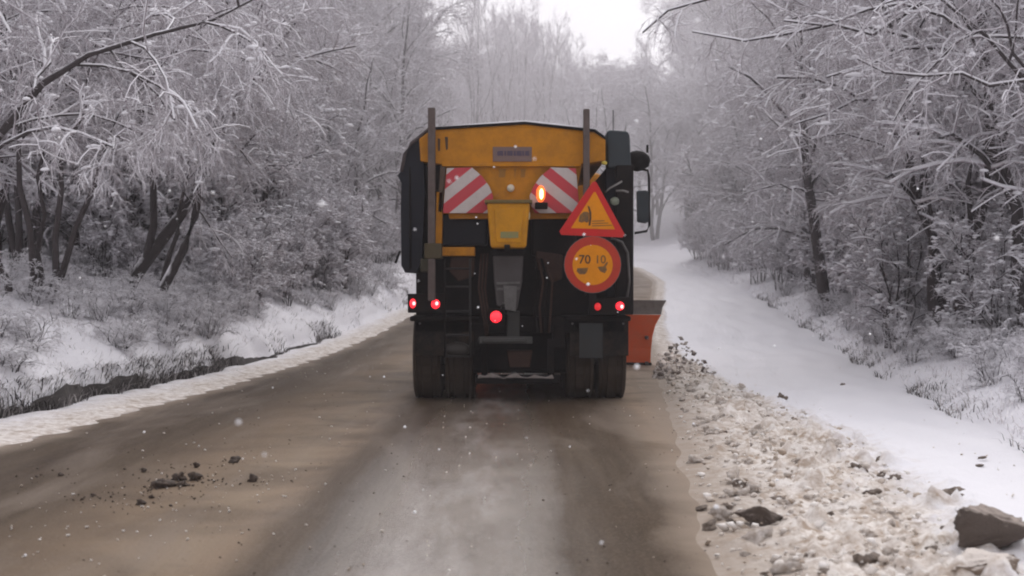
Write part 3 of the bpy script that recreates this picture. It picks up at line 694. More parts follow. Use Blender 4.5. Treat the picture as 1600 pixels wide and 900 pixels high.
def make_tree(name, seed, stems, srad, K, LEN, ANG, UP, DROOP, t0=.3, snow=.5, rt=.008, extra=None, kx=1, clump=.28, twig=None):
    rng = np.random.default_rng(seed)
    P0 = np.stack([resample(s, 9) for s in stems])
    P0[:, 1:] += .05 * rng.standard_normal(P0[:, 1:].shape)
    R0 = (np.asarray(srad, float), np.asarray(srad, float) * .14)
    P1, R1 = polys_grow(P0, R0, K[0], LEN[0], ANG[0], rng, t0, 1, 6, UP[0], DROOP[0], .14, .55, .016)
    if extra is not None:
        E = np.stack([resample(s, 6) for s in extra]); E[:, 1:] += .07 * rng.standard_normal(E[:, 1:].shape); P1 = np.concatenate([P1, E])
        R1 = (np.concatenate([R1[0], np.full(len(E), .026)]), np.concatenate([R1[1], np.full(len(E), .009)]))
    P2, R2 = polys_grow(P1, R1, K[1], LEN[1], ANG[1], rng, .18, 1, 5, UP[1], DROOP[1], .16, .55, .010)
    P3, R3 = polys_grow(P2, R2, K[2], LEN[2], ANG[2], rng, .12, 1, 4, UP[2], DROOP[2], .2, .6, rt)
    P4, R4 = polys_grow(P3, R3, K[3] + kx, LEN[3], ANG[3], rng, .15, 1, 3, UP[3], DROOP[3], .2, .7, rt * .8)
    v, f, mi = merge([(*tubes(P0, R0, 8), 0), (*tubes(P1, R1, 5), 0)])
    trunk = new_mesh(name + "_trunk", v, f, [M_BARK], smooth=True)
    parts = [(*tubes(P2, R2, 4), 0), (*tubes(P3, R3, 3), 0), (*tubes(P4, R4, 3), 0)]
    # snow lying along the tops of the lower-angled boughs
    for Pq, Rq, frac, gain in ((P1, R1, .9, .8), (P2, R2, snow, 1.45), (P3, R3, snow * .7, 1.7)):
        dz = np.abs(Pq[:, -1, 2] - Pq[:, 0, 2]) / (np.linalg.norm(Pq[:, -1] - Pq[:, 0], axis=1) + 1e-6)
        sel = (rng.random(len(Pq)) < frac) & (dz < .75)
        if sel.any():
            Q = Pq[sel].copy(); r = (Rq[0][sel] * gain, Rq[1][sel] * gain + .004)
            Q[..., 2] += (np.minimum(r[0], .06) * .75)[:, None]
            parts.append((*tubes(Q, r, 4), 1))
    if clump:
        bv, bf = CLUMP
        C_p = np.concatenate([P2[:, 1:].reshape(-1, 3), P3[:, 1:3].reshape(-1, 3)]); C_p = C_p[rng.random(len(C_p)) < clump]
        nb = len(C_p); sz = (.016 + .042 * rng.random(nb) ** 2)[:, None]
        an = rng.random(nb) * 6.283; st = 1.3 + 1.2 * rng.random(nb)
        B = bv[None] * sz[:, None] * np.array([1, 1, .8]); B[..., 0] *= st[:, None]
        ca, sa = np.cos(an)[:, None], np.sin(an)[:, None]
        B = np.stack([B[..., 0] * ca - B[..., 1] * sa, B[..., 0] * sa + B[..., 1] * ca, B[..., 2] + sz * .5], -1) + C_p[:, None]
        parts.append((B.reshape(-1, 3), (bf[None] + np.arange(nb)[:, None, None] * len(bv)).reshape(-1, 4), 1))
    v, f, mi = merge(parts)
    crown = new_mesh(name + "_crown", v, f, [twig or M_TWIG, M_SNOW], mi, smooth=True)
    return trunk, crown
def stem_fan(rng, n, H, spread, lean=(0, 0), bow=.5):
    out = []
    for i in range(n):
        a = 2 * math.pi * (i + rng.random() * .7) / n
        r = spread * (.5 + .7 * rng.random()); h = H * (.75 + .35 * rng.random())
        ex, ey = math.cos(a) * r + lean[0], math.sin(a) * r + lean[1]
        b0 = np.array([math.cos(a) * .12, math.sin(a) * .12, -.25]) * (1 if n > 1 else 0) + np.array([0, 0, -.3 if n == 1 else 0])
        out.append([b0, b0 + np.array([ex * .18, ey * .18, h * .33]), (ex * (1 - bow) , ey * (1 - bow), h * .7), (ex, ey, h)])
    return out
rg_ = np.random.default_rng(3)
PROTO = {"spread": [], "tall": [], "shrub": []}
for i in range(4):
    n = (3, 2, 4, 3)[i]
    st_ = stem_fan(rg_, n, 6.8, 1.9)
    PROTO["spread"].append(make_tree("broad_tree", 100 + i, st_, [.10] * n, (int(26 / n), 7, 8, 4), (2.9, 1.35, .68, .34), (52, 50, 48, 45), (.2, .16, .05, .0), (.32, .28, .25, .2), .2, .85, .0065))
for i in range(3):
    st_ = stem_fan(rg_, 1, 11.5 + i, .8)
    PROTO["tall"].append(make_tree("tall_tree", 200 + i, st_, [.17], (22, 8, 7, 4), (3.3, 1.5, .75, .36), (48, 42, 42, 40), (.5, .32, .18, .1), (.05, .1, .12, .1), .22, .6, .0065))
for i in range(3):
    st_ = stem_fan(rg_, 8, 2.5, 1.0)
    PROTO["shrub"].append(make_tree("frosted_shrub", 300 + i, st_, [.022] * 8, (7, 6, 4, 3), (.95, .5, .26, .15), (42, 42, 42, 40), (.3, .2, .1, 0), (.25, .3, .3, .2), .2, .5, .0055))
M_FROST = bark_mat("thick_hoarfrost", (.42, .385, .40), (.82, .805, .83), -.8, .1)
PROTO["brush"] = []
for i in range(4):
    st_ = stem_fan(rg_, 9, 2.3, 1.5)
    PROTO["brush"].append(make_tree("bank_brush", 360 + i, st_, [.02] * 9, (5, 4, 3, 2), (1.0, .6, .34, .2), (46, 44, 42, 40), (.3, .1, .05, 0), (.35, .3, .3, .2), .1, .5, .007, twig=M_FROST))
PROTO["sapling"] = []
for i in range(3):
    st_ = stem_fan(rg_, 3, 9.5, 1.3)
    PROTO["sapling"].append(make_tree("sapling", 330 + i, st_, [.06] * 3, (9, 6, 5, 1), (3.0, 1.3, .7, .4), (40, 38, 38, 36), (.55, .4, .3, .2), (.0, .0, .05, .1), .3, .1, .008))
def plant_tree(name, pm, loc, rz=0., sc=1., label=None, cat="tree", group=None, sz=None):
    r = empty(name, loc); r.rotation_euler = (0, 0, rz); r.scale = (sc, sc, sz or sc)
    link("trunk", pm[0], r); link("crown", pm[1], r)
    return tag(r, label, cat, group)

rt_ = random.Random(21)
occ = []
def free(x, y, d_):
    if any((x - a_) ** 2 + (y - b_) ** 2 < d_ * d_ for a_, b_ in occ): return False
    occ.append((x, y)); return True
def scatter(side, kind, n, y0, y1, t_0, t_1, dmin, smin, smax, name, label, group, umin=-250, umax=1850, zs=1.):
    made = 0; tries = 0
    while made < n and tries < n * 60:
        tries += 1
        y = y0 + (y1 - y0) * rt_.random() ** 1.0
        tt = t_0 + (t_1 - t_0) * rt_.random() ** 1.3
        x = float(XB(y)) - tt if side < 0 else float(XG(y)) + tt
        u = 800 + F * x / y
        if u < umin or u > umax or not free(x, y, dmin): continue
        sc = smin + (smax - smin) * rt_.random()
        if (y < 28 and -20 < u < 360 and side < 0) or (side > 0 and y < 36 and 1262 < u < 1300): continue
        sc = fit_sky(u, y, float(GZ(x, y)), sc, kind)
        if sc < .4: continue
        plant_tree(name, rt_.choice(PROTO[kind]), (x, y, float(GZ(x, y)) - .05), rt_.random() * 6.28, sc, label, "tree" if kind != "shrub" else "shrub", group, sc * zs)
        made += 1
def fit_sky(u, y, z, sc, kind):
    """keeps a crown under the open gap of sky above the road"""
    h = {"spread": 7.3, "tall": 12.6, "shrub": 2.6}[kind]; wd = {"spread": 2.2, "tall": 1.5, "shrub": 1}[kind] * F / y
    lim = max(float(np.interp(uu, [590, 650, 710, 770, 870, 905, 1000, 1035, 1065], [-900, -100, 6, 62, 102, 112, 108, 74, -900])) for uu in (u - wd, u, u + wd))
    top = (HZ - lim + rt_.uniform(-12, 14)) / F * y + CH - z
    return min(sc, top / h)
# named foreground trees
def WP(pts, y, base):  # picture points at distance y -> points about the tree base
    return [np.array(px(u, v_, y + dy_)) - np.array(base) for (u, v_, dy_) in pts]
def hero(name, base_uvY, stems, rads, label, seed, K=(9, 7, 8, 4), LEN=(2.4, 1.2, .55, .27), t0=.5, droop=(.25, .4, .45, .3), extra=None, up=(.1, .1, 0, 0)):
    bx_, by_, bz_ = px(*base_uvY)
    bz_ = float(GZ(bx_, by_)) - .1
    base = (bx_, by_, bz_)
    sts = [WP(s, by_, base) for s in stems]
    ex = [WP(s, by_, base) for s in extra] if extra else None
    pm = make_tree(name, seed, sts, rads, K, LEN, (55, 50, 48, 45), up, droop, t0, .45, .0048, extra=ex, kx=2, clump=.1)
    r = plant_tree(name, pm, base, 0, 1, label, "tree"); occ.append((bx_, by_)); return r
hero("leaning_tree", (196, 488, 25), [[(192, 500, 0), (222, 420, 0), (262, 362, .1), (290, 325, .2), (350, 190, .5), (470, 20, 1)], [(228, 410, 0), (236, 360, 0), (238, 300, 0), (220, 150, -.4), (240, -60, -.6)]],
     [.125, .075], "dark trunk leaning right and forking low, standing on the left grass bank", 401, K=(11, 7, 8, 4))
hero("leaning_tree", (241, 495, 24.5), [[(240, 503, 0), (254, 442, 0), (283, 402, 0), (302, 350, .2), (330, 240, .4), (420, 60, 1.0)], [(254, 440, 0), (266, 385, .1), (282, 345, .2), (300, 150, .6)]],
     [.095, .05], "thinner bent dark trunk just right of the low forked one on the left bank", 402, K=(10, 7, 8, 4))
hero("clump_tree", (70, 488, 21), [[(45, 495, 0), (48, 420, 0), (42, 340, 0), (20, 150, .2), (-10, -40, .3)], [(60, 495, 0), (72, 410, 0), (88, 345, 0), (120, 180, .2), (190, 0, .5)],
      [(72, 493, 0), (96, 420, 0), (118, 345, 0), (190, 160, 0), (330, 30, .3)], [(56, 495, 0), (55, 400, .2), (62, 330, .3), (70, 60, .3)], [(20, 495, 0), (5, 400, 0), (-20, 250, .0), (-60, 0, 0)]],
     [.06, .06, .055, .05, .06], "clump of dark upright stems at the left end of the grass bank", 403, K=(7, 7, 7, 4))
hero("overhanging_tree", (-120, 470, 17), [[(-120, 480, 0), (-80, 320, 0), (-10, 205, 0), (60, 125, 0), (150, 82, 0), (285, 42, .3), (420, -10, .6)], [(-125, 480, 0), (-130, 250, 0), (-60, 40, 0), (30, -160, 0)]],
     [.07, .1], "dark limb arching in over the left bank from outside the view", 404, K=(9, 6, 7, 4), LEN=(1.9, 1.0, .55, .3), t0=.3)
hero("thick_trunk_tree", (1287, 470, 35), [[(1290, 480, 0), (1284, 420, 0), (1272, 350, 0), (1262, 270, 0), (1250, 120, .3), (1210, -80, .6)]],
     [.145], "thick dark trunk standing at the edge of the right verge under snowy boughs", 405, K=(20, 7, 8, 4), LEN=(3.6, 1.5, .72, .36), t0=.3,
     extra=[[(1275, 312, 0), (1300, 311, -1), (1360, 296, -2), (1420, 272, -3)], [(1262, 300, 0), (1220, 290, -1), (1150, 300, -1)], [(1290, 395, -.5), (1340, 386, -1.5), (1400, 372, -2.5)]])
hero("overhanging_tree", (1730, 430, 18), [[(1730, 440, 0), (1690, 250, 0), (1600, 120, 0), (1480, 20, .5), (1350, -80, 1)], [(1735, 440, 0), (1760, 200, 0), (1720, -40, 0), (1640, -200, .4)]],
     [.055, .09], "bare tree at the right edge reaching thin dark branches across the top of the view", 406, K=(7, 5, 6, 4), LEN=(1.8, 1.0, .55, .28), t0=.35,
     extra=[[(1610, 125, 0), (1530, 118, 0), (1440, 117, .3), (1360, 112, .5), (1325, 95, .6)], [(1520, 60, .4), (1420, 10, .7), (1330, 30, 1), (1230, 42, 1.2)], [(1620, 135, 0), (1560, 60, 0), (1540, -20, 0)], [(1440, 5, .6), (1310, 62, 1), (1180, 60, 1.6), (1090, 55, 2)], [(1330, -60, 1), (1180, -40, 1.6), (1080, -5, 2.2), (1005, 38, 3)]])
# the woods
GL, GR_, GF = "snowy trees in the wood on the left", "snowy trees in the wood on the right", "bare trees on the far rise"
scatter(-1, "spread", 16, 19, 48, 1.8, 5, 1.7, .75, 1.1, "broad_tree", "snow laden broad tree arching over the left bank", GL)
scatter(-1, "spread", 26, 30, 85, 2.5, 16, 2.2, .9, 1.4, "broad_tree", "snow laden broad tree arching over the left bank", GL)
scatter(-1, "tall", 34, 40, 110, 4, 28, 2.4, .8, 1.15, "tall_tree", "tall bare snowy tree rising in the left wood", GL)
scatter(1, "spread", 18, 17, 50, 1.2, 5, 1.7, .75, 1.1, "broad_tree", "snow covered broad tree leaning over the right verge", GR_)
scatter(1, "spread", 28, 28, 90, 2.0, 16, 2.2, .9, 1.4, "broad_tree", "snow covered broad tree leaning over the right verge", GR_)
scatter(1, "tall", 34, 40, 112, 5, 30, 2.4, .8, 1.15, "tall_tree", "tall bare snowy tree rising in the right wood", GR_)
for u, vt, y in ((742, -20, 70), (762, 8, 78), (779, 2, 74), (800, 28, 82), (816, 22, 76), (838, 42, 84), (851, 34, 80), (872, 50, 88), (884, 62, 92), (1003, 62, 96), (1012, 70, 99)):
    y *= 1.16; x = (u - 800) / F * y; z = float(GZ(x, y)); sc = ((HZ - vt) / F * y + CH - z) / 9.8
    plant_tree("sapling", PROTO["sapling"][int(u) % 3], (x, y, z - .05), u * 1.7, min(sc, .8), "slender bare sapling standing up into the sky gap above the truck", "tree", "saplings on the skyline", sc)
for i in range(150):                                             # the wooded rise that closes the view
    y = 98 + 50 * rt_.random(); x = -22 + 60 * rt_.random()
    if not free(x, y, 2.2): continue
    sc = fit_sky(800 + F * x / y, y, float(GZ(x, y)), 1.0 + .3 * rt_.random(), "spread")
    if sc < .3: continue
    plant_tree("ridge_tree", rt_.choice(PROTO["spread"]), (x, y, float(GZ(x, y)) - .1), rt_.random() * 6.28, sc, "hazy bare tree on the rise where the road turns", "tree", GF)
scatter(-1, "shrub", 46, 29, 60, 3, 14, 1.1, 1.2, 2.2, "frosted_shrub", "tall frosted bush among the trees of the left wood", "frosted bushes inside the left wood")
scatter(1, "shrub", 60, 25, 60, 2, 14, 1.1, 1.1, 2.2, "frosted_shrub", "tall frosted bush among the trees of the right wood", "frosted bushes inside the right wood")
for i in range(90):
    y = 46 + 48 * rt_.random(); u = 470 + 400 * rt_.random() ** 1.1; x = (u - 800) / F * y
    if x > float(XB(y)) - 1.5 or not free(x, y, 1.2): continue
    sc = fit_sky(u, y, float(GZ(x, y)), 1.5, "tall")
    plant_tree("tall_tree", rt_.choice(PROTO["tall"]), (x, y, float(GZ(x, y)) - .05), rt_.random() * 6.28, sc, "tall bare snowy tree rising in the left wood", "tree", GL)
for i in range(190):
    y = 15 + 26 * rt_.random(); tt = .3 + 4.5 * rt_.random() ** 1.2; x = float(XB(y)) - tt; u = 800 + F * x / y
    if not -60 < u < 620: continue
    plant_tree("bank_brush", rt_.choice(PROTO["brush"]), (x, y, float(GZ(x, y)) - .08), rt_.random() * 6.28, .2 + .14 * rt_.random(), "knee high tuft of snowy brush on the left bank", "shrub", "snowy brush tufts on the left bank", .16 + .1 * rt_.random())
for i in range(90):
    y = 14 + 28 * rt_.random(); tt = .35 + 4 * rt_.random() ** 1.2; x = float(XG(y)) + tt; u = 800 + F * x / y
    if u > 1660: continue
    plant_tree("bank_brush", rt_.choice(PROTO["brush"]), (x, y, float(GZ(x, y)) - .08), rt_.random() * 6.28, .2 + .14 * rt_.random(), "knee high tuft of snowy brush on the right verge", "shrub", "snowy brush tufts on the right verge", .16 + .1 * rt_.random())
for i in range(60):
    y = 29 + 16 * rt_.random(); u = -60 + 480 * rt_.random(); x = (u - 800) / F * y
    if x > float(XB(y)) - 2.5: continue
    plant_tree("frosted_shrub", rt_.choice(PROTO["shrub"]), (x, y, float(GZ(x, y)) - .05), rt_.random() * 6.28, 1.1 + .8 * rt_.random(), "tall frosted bush among the trees of the left wood", "shrub", "frosted bushes inside the left wood")
scatter(-1, "shrub", 60, 22, 62, .7, 4.0, .6, .4, .85, "frosted_shrub", "low frosted shrub on the left bank", "frosted shrubs on the left bank")
scatter(1, "shrub", 40, 21, 62, .5, 4.0, .7, .5, 1.0, "frosted_shrub", "low frosted shrub on the right verge", "frosted shrubs on the right verge")

# ------------------------------------------------------------------ grass
def grass_mesh(name, xs, ys_, zs, h, lean, width, m, rng):
    n = len(xs); a = rng.random(n) * 6.283; ln = lean * (.3 + rng.random(n))
    hh = h * (.5 + .8 * rng.random(n)); d0 = np.stack([np.cos(a), np.sin(a), 0 * a], 1); sd_ = np.stack([-np.sin(a), np.cos(a), 0 * a], 1) * (width * (.6 + .8 * rng.random(n)))[:, None]
    b0 = np.stack([xs, ys_, zs], 1); up_ = np.zeros((n, 3)); up_[:, 2] = 1
    p1 = b0 + up_ * (hh * .6)[:, None] + d0 * (hh * ln * .35)[:, None]
    p2 = b0 + up_ * (hh * (1 - .25 * ln))[:, None] + d0 * (hh * ln)[:, None]
    V = np.stack([b0 - sd_, b0 + sd_, p1 + sd_ * .8, p1 - sd_ * .8, p2 + sd_ * .35, p2 - sd_ * .35], 1).reshape(-1, 3)
    k = np.arange(n)[:, None] * 6
    Fq = np.concatenate([k + np.array([[0, 1, 2, 3]]), k + np.array([[3, 2, 4, 5]])])
    return new_mesh(name, V, Fq, m)
def grass_mat(name, dark, pale, frac):
    m, t, b = mat(name); g = N(t, "ShaderNodeNewGeometry")
    f = mapr(t, g.outputs["Random Per Island"], frac - .15, frac + .25)
    setc(t, b, mixc(t, f, dark, pale)); b.inputs["Roughness"].default_value = .85; return m
M_GR1 = grass_mat("frosted_grass", (.46, .42, .43), (.80, .785, .80), .25)
M_GR2 = grass_mat("dead_dark_grass", (.022, .018, .017), (.45, .42, .41), .66)
g = np.random.default_rng(5)
n = 15000; y = 12 + 48 * g.random(n) ** 1.3; tt = .12 + 4.5 * g.random(n) ** 1.4
x = XB(y) - tt; keep = (800 + F * x / y > -200)
x, y = x[keep], y[keep]
tag(link("frosted_grass", grass_mesh("frosted_grass", x, y, GZ(x, y) - .03, .14, 1.8, .005, M_GR1, g)), kind="stuff")
n = 15000; y = 11 + 50 * g.random(n) ** 1.3; tt = .05 + 5.0 * g.random(n) ** 1.5
x = XG(y) + tt; keep = (800 + F * x / y < 1800)
x, y = x[keep], y[keep]
tag(link("frosted_grass", grass_mesh("frosted_grass", x, y, GZ(x, y) - .03, .13, 1.8, .005, M_GR1, g)), kind="stuff")
# dark uncovered earth and dead grass along the cut foot of the left bank
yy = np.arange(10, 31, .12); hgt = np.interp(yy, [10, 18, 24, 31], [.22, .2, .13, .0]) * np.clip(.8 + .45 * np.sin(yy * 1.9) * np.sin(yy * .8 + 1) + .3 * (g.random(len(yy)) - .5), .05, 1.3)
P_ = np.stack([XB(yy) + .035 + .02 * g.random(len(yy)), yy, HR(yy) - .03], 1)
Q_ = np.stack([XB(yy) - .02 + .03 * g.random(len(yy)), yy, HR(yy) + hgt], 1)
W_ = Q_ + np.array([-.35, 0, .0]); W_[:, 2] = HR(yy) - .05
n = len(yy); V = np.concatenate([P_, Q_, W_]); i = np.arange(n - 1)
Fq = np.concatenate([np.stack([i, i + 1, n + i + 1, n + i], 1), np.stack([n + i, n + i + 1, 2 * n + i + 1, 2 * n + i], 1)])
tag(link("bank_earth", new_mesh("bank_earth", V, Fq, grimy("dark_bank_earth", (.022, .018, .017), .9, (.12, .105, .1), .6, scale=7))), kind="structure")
n = 22000; y = 10 + 36 * g.random(n) ** 1.2; x = XB(y) + .08 - .30 * g.random(n)
pat = np.sin(y * 1.7) + np.sin(y * .63 + 1) + .8 * g.standard_normal(n) > np.interp(y, [10, 19, 25, 32], [-1.6, -1, .3, 1.8])
x, y = x[pat], y[pat]
z = HR(y) + np.interp(XB(y) - x, [-.1, 0, .12, .4], [.0, .04, .25, .38])
tag(link("dead_grass", grass_mesh("dead_grass", x, y, z - .05, .17, 1.2, .0055, M_GR2, g)), kind="stuff")
n = 6000; y = 11 + 34 * g.random(n); x = XG(y) + .3 * g.random(n) ** 2 - .05
pat = np.sin(y * 2.1) + np.sin(y * .8) + g.standard_normal(n) > .9
x, y = x[pat], y[pat]
tag(link("dead_grass", grass_mesh("dead_grass", x, y, GZ(x, y) - .03, .12, 1.2, .005, M_GR2, g)), kind="stuff")

# ------------------------------------------------------------------ lumps of snow and slush
def lump_vf(seed, sub=2, flat=.62, rough=.34):
    bm = bmesh.new(); bmesh.ops.create_icosphere(bm, subdivisions=sub, radius=1)
    r = np.random.default_rng(seed); D = r.standard_normal((9, 3)); D /= np.linalg.norm(D, axis=1)[:, None]; A = r.random(9) * rough
    for q_ in bm.verts:
        c = np.array(q_.co); k = 1 - sum(a_ * max(0, float(c @ d_) - .35) for a_, d_ in zip(A * 2.2, D)) + .05 * r.standard_normal() + .5 * mnoise.noise((c[0] * 1.7 + seed, c[1] * 1.7, c[2] * 1.7)) + .22 * mnoise.noise((c[0] * 4 + seed, c[1] * 4, c[2] * 4))
        q_.co = Vector((c * k * np.array([1, 1, flat])).tolist())
    v = np.array([q_.co[:] for q_ in bm.verts]); f = np.array([[x_.index for x_ in fc.verts] for fc in bm.faces]); bm.free(); return v, f
def lump_mat(name, a_, b_, per_island=False):
    m, t, b = mat(name); o = N(t, "ShaderNodeTexCoord").outputs["Object"]
    n = noise(t, 3 if not per_island else 9, 5, .7, o); n2 = noise(t, 14 if not per_island else 40, 4, .7, o)
    f = mapr(t, n, .35, .68)
    if per_island:
        gg = N(t, "ShaderNodeNewGeometry"); f = mapr(t, mth(t, 'ADD', gg.outputs["Random Per Island"], mth(t, 'MULTIPLY', mth(t, 'SUBTRACT', n, .5), .6)), .1, .85)
    setc(t, b, mixc(t, f, a_, b_)); b.inputs["Roughness"].default_value = .8; bump(t, b, n2, .6, .05 if not per_island else .012); return m
def block_mesh(seed, m):
    r = np.random.default_rng(seed); bm = bmesh.new()
    for p in r.random((13, 3)) * 2 - 1: bm.verts.new((p / max(abs(p)) * (.75 + .3 * r.random())).tolist())
    res = bmesh.ops.convex_hull(bm, input=bm.verts)
    bmesh.ops.delete(bm, geom=[e for e in res["geom_interior"] if isinstance(e, bmesh.types.BMVert)], context='VERTS')
    bmesh.ops.triangulate(bm, faces=bm.faces)
    bmesh.ops.subdivide_edges(bm, edges=bm.edges, cuts=5, use_grid_fill=True)
    for q_ in bm.verts:
        c = q_.co; k = 1 + .28 * mnoise.noise(c * 2.2 + Vector((seed, 0, 0))) + .2 * mnoise.noise(c * 5.) + .10 * mnoise.noise(c * 13.)
        q_.co = Vector((c.x * k, c.y * k, c.z * k * .8))
    for _ in range(1): bmesh.ops.smooth_vert(bm, verts=bm.verts, factor=.5, use_axis_x=True, use_axis_y=True, use_axis_z=True)
    bmesh.ops.subdivide_edges(bm, edges=bm.edges, cuts=1, use_grid_fill=True)
    for q_ in bm.verts: q_.co *= 1 + .07 * mnoise.noise(q_.co * 9) + .05 * mnoise.noise(q_.co * 21) + .03 * mnoise.noise(q_.co * 40)
    me = bpy.data.meshes.new("block"); bm.to_mesh(me); bm.free(); me.polygons.foreach_set('use_smooth', np.ones(len(me.polygons), bool)); me.materials.append(m); return me
M_LS = lump_mat("sandy_snow_lump", (.38, .30, .235), (.74, .69, .645))
M_LSI = lump_mat("sandy_snow_crumbs", (.44, .36, .29), (.78, .74, .70), True)
M_LD = lump_mat("dark_slush_lump", (.032, .021, .015), (.115, .078, .056))
M_LM = lump_mat("brown_slush_lump", (.085, .06, .045), (.28, .22, .175))
M_LB = bark_mat("brown_ice_block", (.085, .064, .052), (.36, .30, .26), .5, 1.2); M_LB2 = bark_mat("sandy_ice_block", (.22, .165, .125), (.62, .56, .51), .35, .9)
LUMPS = [lump_vf(500 + i, 3) for i in range(8)]
MS = {k: [new_mesh("lump", v_, f_, m_, smooth=True) for v_, f_ in LUMPS] for k, m_ in (("sandy", M_LS), ("dark", M_LD), ("brown", M_LM))}
rl = random.Random(8)
def lump(name, x, y, sx, sy, sz, kind, label, group=None, rz=None, cat="snow lump", dz=0.):
    o = link(name, rl.choice(MS[kind]), None, (x, y, float(GZ(x, y)) + sz * .3 + dz)); o.scale = (sx, sy, sz)
    o.rotation_euler = (rl.uniform(-.3, .3), rl.uniform(-.3, .3), rl.random() * 6.28 if rz is None else rz)
    return tag(o, label, cat, group)
BLK = {}
def pblock(seed, u, vb, w_, h_, m, label):
    y = gy(vb); x = (u - 800) / F * y; s = y / F
    o = link("ice_block", block_mesh(seed, m), None, (x, y + .1, float(GZ(x, y)) + h_ * s * .42)); o.scale = (w_ * s / 2, w_ * s / 2 * .8, h_ * s / 2 * 1.15)
    return tag(o, label, "snow block", "large plowed blocks")
def plump(name, u, vb, w_, h_, kind, label, group=None, rz=0.):
    y = gy(vb); x = (u - 800) / F * y; s = y / F
    return lump(name, x, y, w_ * s / 2, w_ * s / 2 * .85, h_ * s / 2 * 1.9, kind, label, group, rz)
GC = "dark slush clods on the left of the road"
CL = [(253, 763, 44, 22, "largest dark slush clod of the row lying on the left lane"), (279, 752, 32, 20, "dark clod touching the right side of the largest clod on the left lane"),
      (303, 752, 30, 16, "flat brown clod at the right end of the clod row on the left lane"), (284, 761, 26, 13, "small flat clod in front of the clod row on the left lane"),
      (306, 732, 14, 11, "small reddish clod just behind the clod row on the left lane"), (366, 724, 22, 15, "rounded dark clod lying alone, rightmost and farthest on the left lane"),
      (393, 754, 20, 16, "dark clod with crumbs nearest to the wheel track on the left lane"), (219, 790, 22, 11, "flat dark clod lying nearest the viewer on the left lane"),
      (236, 780, 13, 10, "small clod beside the flat one nearest the viewer on the left lane"), (224, 739, 13, 9, "small reddish clod lying alone behind the largest clod"),
      (146, 776, 11, 7, "small dark clod left of the clod row, larger of a close pair"), (127, 783, 9, 6, "small dark clod left of the clod row, smaller of a close pair"), (93, 745, 12, 7, "tiny clod far to the left on the sandy lane")]
for u, vb, w_, h_, lb in CL: plump("slush_clod", u, vb, w_, h_, "dark", lb, GC, rl.uniform(-.4, .4))
pblock(31, 1560, 872, 122, 88, M_LB, "big dark brown snow block, larger of the two at the lower right corner")
pblock(35, 1545, 918, 130, 60, M_LB2, "sandy brown snow block in front of the bigger one at the lower right corner")
pblock(38, 1190, 828, 84, 46, M_LB, "wide dark lump on the road side of the plowed ridge")
plump("slush_clod", 1307, 717, 50, 20, "dark", "long dark lump where the plowed ridge meets clean snow", None, -.5)
plump("slush_clod", 1348, 716, 24, 14, "brown", "brown lump at the right end of the long dark lump")
plump("slush_clod", 1478, 782, 66, 24, "brown", "flat grey clump pressed into the clean snow lane")
for u, vb, w_, h_, lb in ((1344, 734, 10, 6, "tiny crumb left of two specks on the clean snow lane"), (1499, 727, 18, 5, "thin dark fleck on the clean snow lane"), (1536, 717, 20, 6, "grey fleck, farther of a pair on the clean snow"), (1532, 729, 20, 6, "grey fleck, nearer of a pair on the clean snow"),
                          (1221, 630, 18, 17, "upright brown clod standing on the clean snow lane"), (1190, 632, 13, 9, "small dark clod beside the upright one on the snow lane"), (1316, 605, 12, 9, "lonely small clod far out on the clean snow lane")):
    plump("slush_clod", u, vb, w_, h_, "brown", lb)
plump("slush_clod", 1097, 797, 28, 10, "brown", "flat dark crumb on the road edge, farther of a pair by the ridge"); plump("slush_clod", 1110, 828, 34, 16, "brown", "flat dark crumb on the road edge, nearer of a pair by the ridge")
GRP = "sandy snow lumps in the plowed ridge"
for i in range(290):
    y = 7.0 + 15 * rl.random() ** 1.6
    bwv = float(np.interp(y, [5, 9, 13, 20, 26], [1.35, 1.5, 1.55, .95, .5]))
    x = float(XR(y)) + bwv * (.03 + rl.betavariate(1.6, 1.8)) ; s = .034 + .075 * rl.random() ** 1.8
    if rl.random() < .1: s *= 1.35
    lump("snow_lump", x, y, s, s * rl.uniform(.7, 1.), s * rl.uniform(.7, 1.1), "sandy" if rl.random() < .84 else "brown", "sand stained snow lump in the plowed ridge beside the road", GRP, dz=.02 - s * .18)
# crumbs too many to count
V, Fc, off = [], [], 0
DV, DF, doff = [], [], 0
SM = [lump_vf(600 + i, 1, .7, .4) for i in range(5)]
for i in range(1900):
    y = 6.6 + 20 * g.random() ** 1.5
    bwv = float(np.interp(y, [5, 9, 13, 20, 26], [1.35, 1.5, 1.55, .95, .5]))
    x = float(XR(y)) + bwv * (g.beta(1.7, 1.9) * 1.12 - .06)
    s = .010 + .03 * g.random() ** 2.5
    v_, f_ = SM[i % 5]; an = g.random() * 6.28; ca, sa = math.cos(an), math.sin(an)
    vv = v_ * s; vv = np.stack([vv[:, 0] * ca - vv[:, 1] * sa, vv[:, 0] * sa + vv[:, 1] * ca, vv[:, 2]], 1)
    k_ = (x - float(XR(y))) / bwv
    zz = float(HR(y)) + (.065 * max(0, math.sin(math.pi * min(max(k_, 0), 1))) ** .7 if 0 < k_ < 1 else .004) + s * .3
    V.append(vv + np.array([x, y, zz])); Fc.append(f_ + off); off += len(v_)
for i in range(150):
    y = 7 + 18 * g.random() ** 1.3; k_ = g.random() ** 2.2; x0_ = float(XR(y)) + float(np.interp(y, [5, 9, 13, 20, 26], [1.35, 1.5, 1.55, .95, .5])); x = x0_ + (float(XG(y)) - x0_) * k_
    s = .006 + .016 * g.random() ** 2; v_, f_ = SM[i % 5]
    V.append(v_ * s + np.array([x, y, float(HR(y)) + s * .4])); Fc.append(f_ + off); off += len(v_)
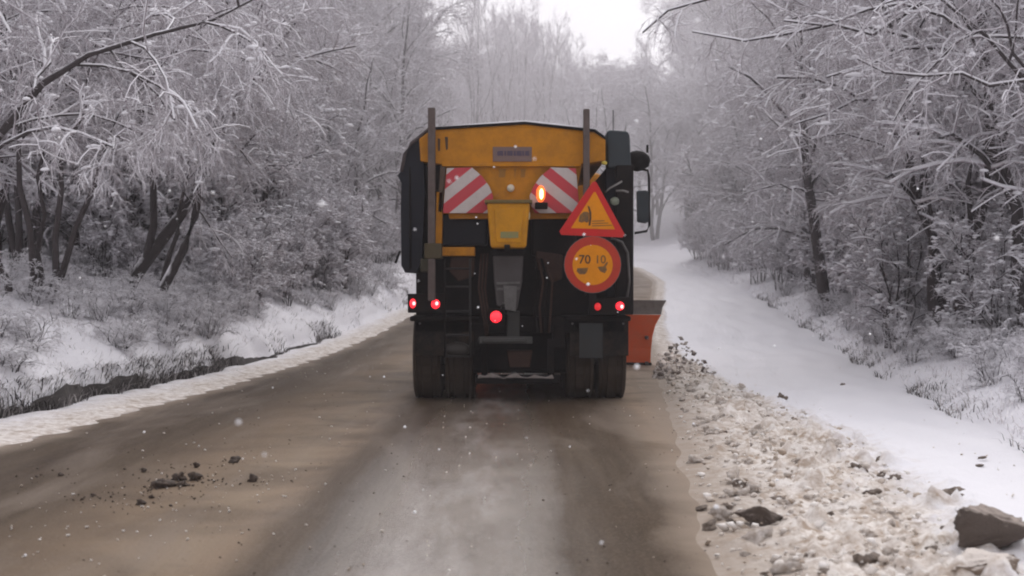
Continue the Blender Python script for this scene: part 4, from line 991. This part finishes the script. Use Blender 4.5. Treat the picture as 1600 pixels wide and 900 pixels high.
for i in range(420):
    y = 7 + 22 * g.random() ** 1.4; k_ = g.random(); x = float(XL(y)) * (1 - k_) + float(XR(y)) * k_
    if g.random() < .3: x = -2.1 + .5 * g.standard_normal(); y = 9.5 + 1.2 * g.standard_normal()
    s = .006 + .012 * g.random() ** 2; v_, f_ = SM[i % 5]
    V.append(v_ * s + np.array([x, y, float(HR(y)) + .006 + s * .3])); Fc.append(f_ + off); off += len(v_)
for u, vb, w_, h_, lb in CL:
    for k_ in range(int(8 + w_ * .7)):
        y = gy(vb) + .16 * g.standard_normal(); x = (u - 800) / F * y + .12 * g.standard_normal()
        s = .004 + .013 * g.random() ** 2; v_, f_ = SM[k_ % 5]
        DV.append(v_ * s + np.array([x, y, float(HR(y)) + .006 + s * .3])); DF.append(f_ + doff); doff += len(v_)
for k_ in range(500):
    y = 7 + 13 * g.random() ** 1.5; x = -3.5 + 5 * g.random(); s = .003 + .009 * g.random() ** 2; v_, f_ = SM[k_ % 5]
    DV.append(v_ * s + np.array([x, y, float(HR(y)) + .006 + s * .3])); DF.append(f_ + doff); doff += len(v_)
tag(link("slush_debris", new_mesh("slush_debris", np.concatenate(DV), np.concatenate(DF), M_LD)), kind="stuff")
tag(link("slush_crumbs", new_mesh("slush_crumbs", np.concatenate(V), np.concatenate(Fc), M_LSI)), kind="stuff")
# slush thrown off the end of the plough blade
V, Fc, off = [], [], 0
for i in range(430):
    k_ = g.random(); u = 1022 + 95 * g.random() ** 1.2; vv0 = 606 - g.random() ** 1.6 * max(8, 80 - abs(u - 1065) * 1.1)
    y = 21.5 + 2.6 * g.random(); x, _, z = px(u, vv0, y)
    if z < .0: z = .02
    s = .02 + .055 * g.random() ** 2; v_, f_ = SM[i % 5]
    V.append(v_ * s * (1, 1, 1.3) + np.array([x, y, z])); Fc.append(f_ + off); off += len(v_)
tag(link("thrown_slush", new_mesh("thrown_slush", np.concatenate(V), np.concatenate(Fc), lump_mat("thrown_slush", (.12, .095, .08), (.62, .56, .52), True))), kind="stuff")
# snow falling through the air
V, Fc, off = [], [], 0
v_, f_ = lump_vf(700, 1, .8, .2)
for i in range(520):
    y = 3.2 + 24 * g.random() ** .8; u = -30 + 1660 * g.random(); vv0 = -30 + 900 * g.random()
    x, _, z = px(u, vv0, y)
    if z < .05 or (abs(x - TX) < 1.6 and y > TY - .9): continue
    s = .004 + .0095 * g.random() ** 2.2
    V.append(v_ * s * (1, 1, 1.25) + np.array([x, y, z])); Fc.append(f_ + off); off += len(v_)
fm, t, b = mat("falling_flakes"); setc(t, b, (.85, .85, .87)); b.inputs["Roughness"].default_value = .8
tag(link("falling_snow", new_mesh("falling_snow", np.concatenate(V), np.concatenate(Fc), fm)), kind="stuff")
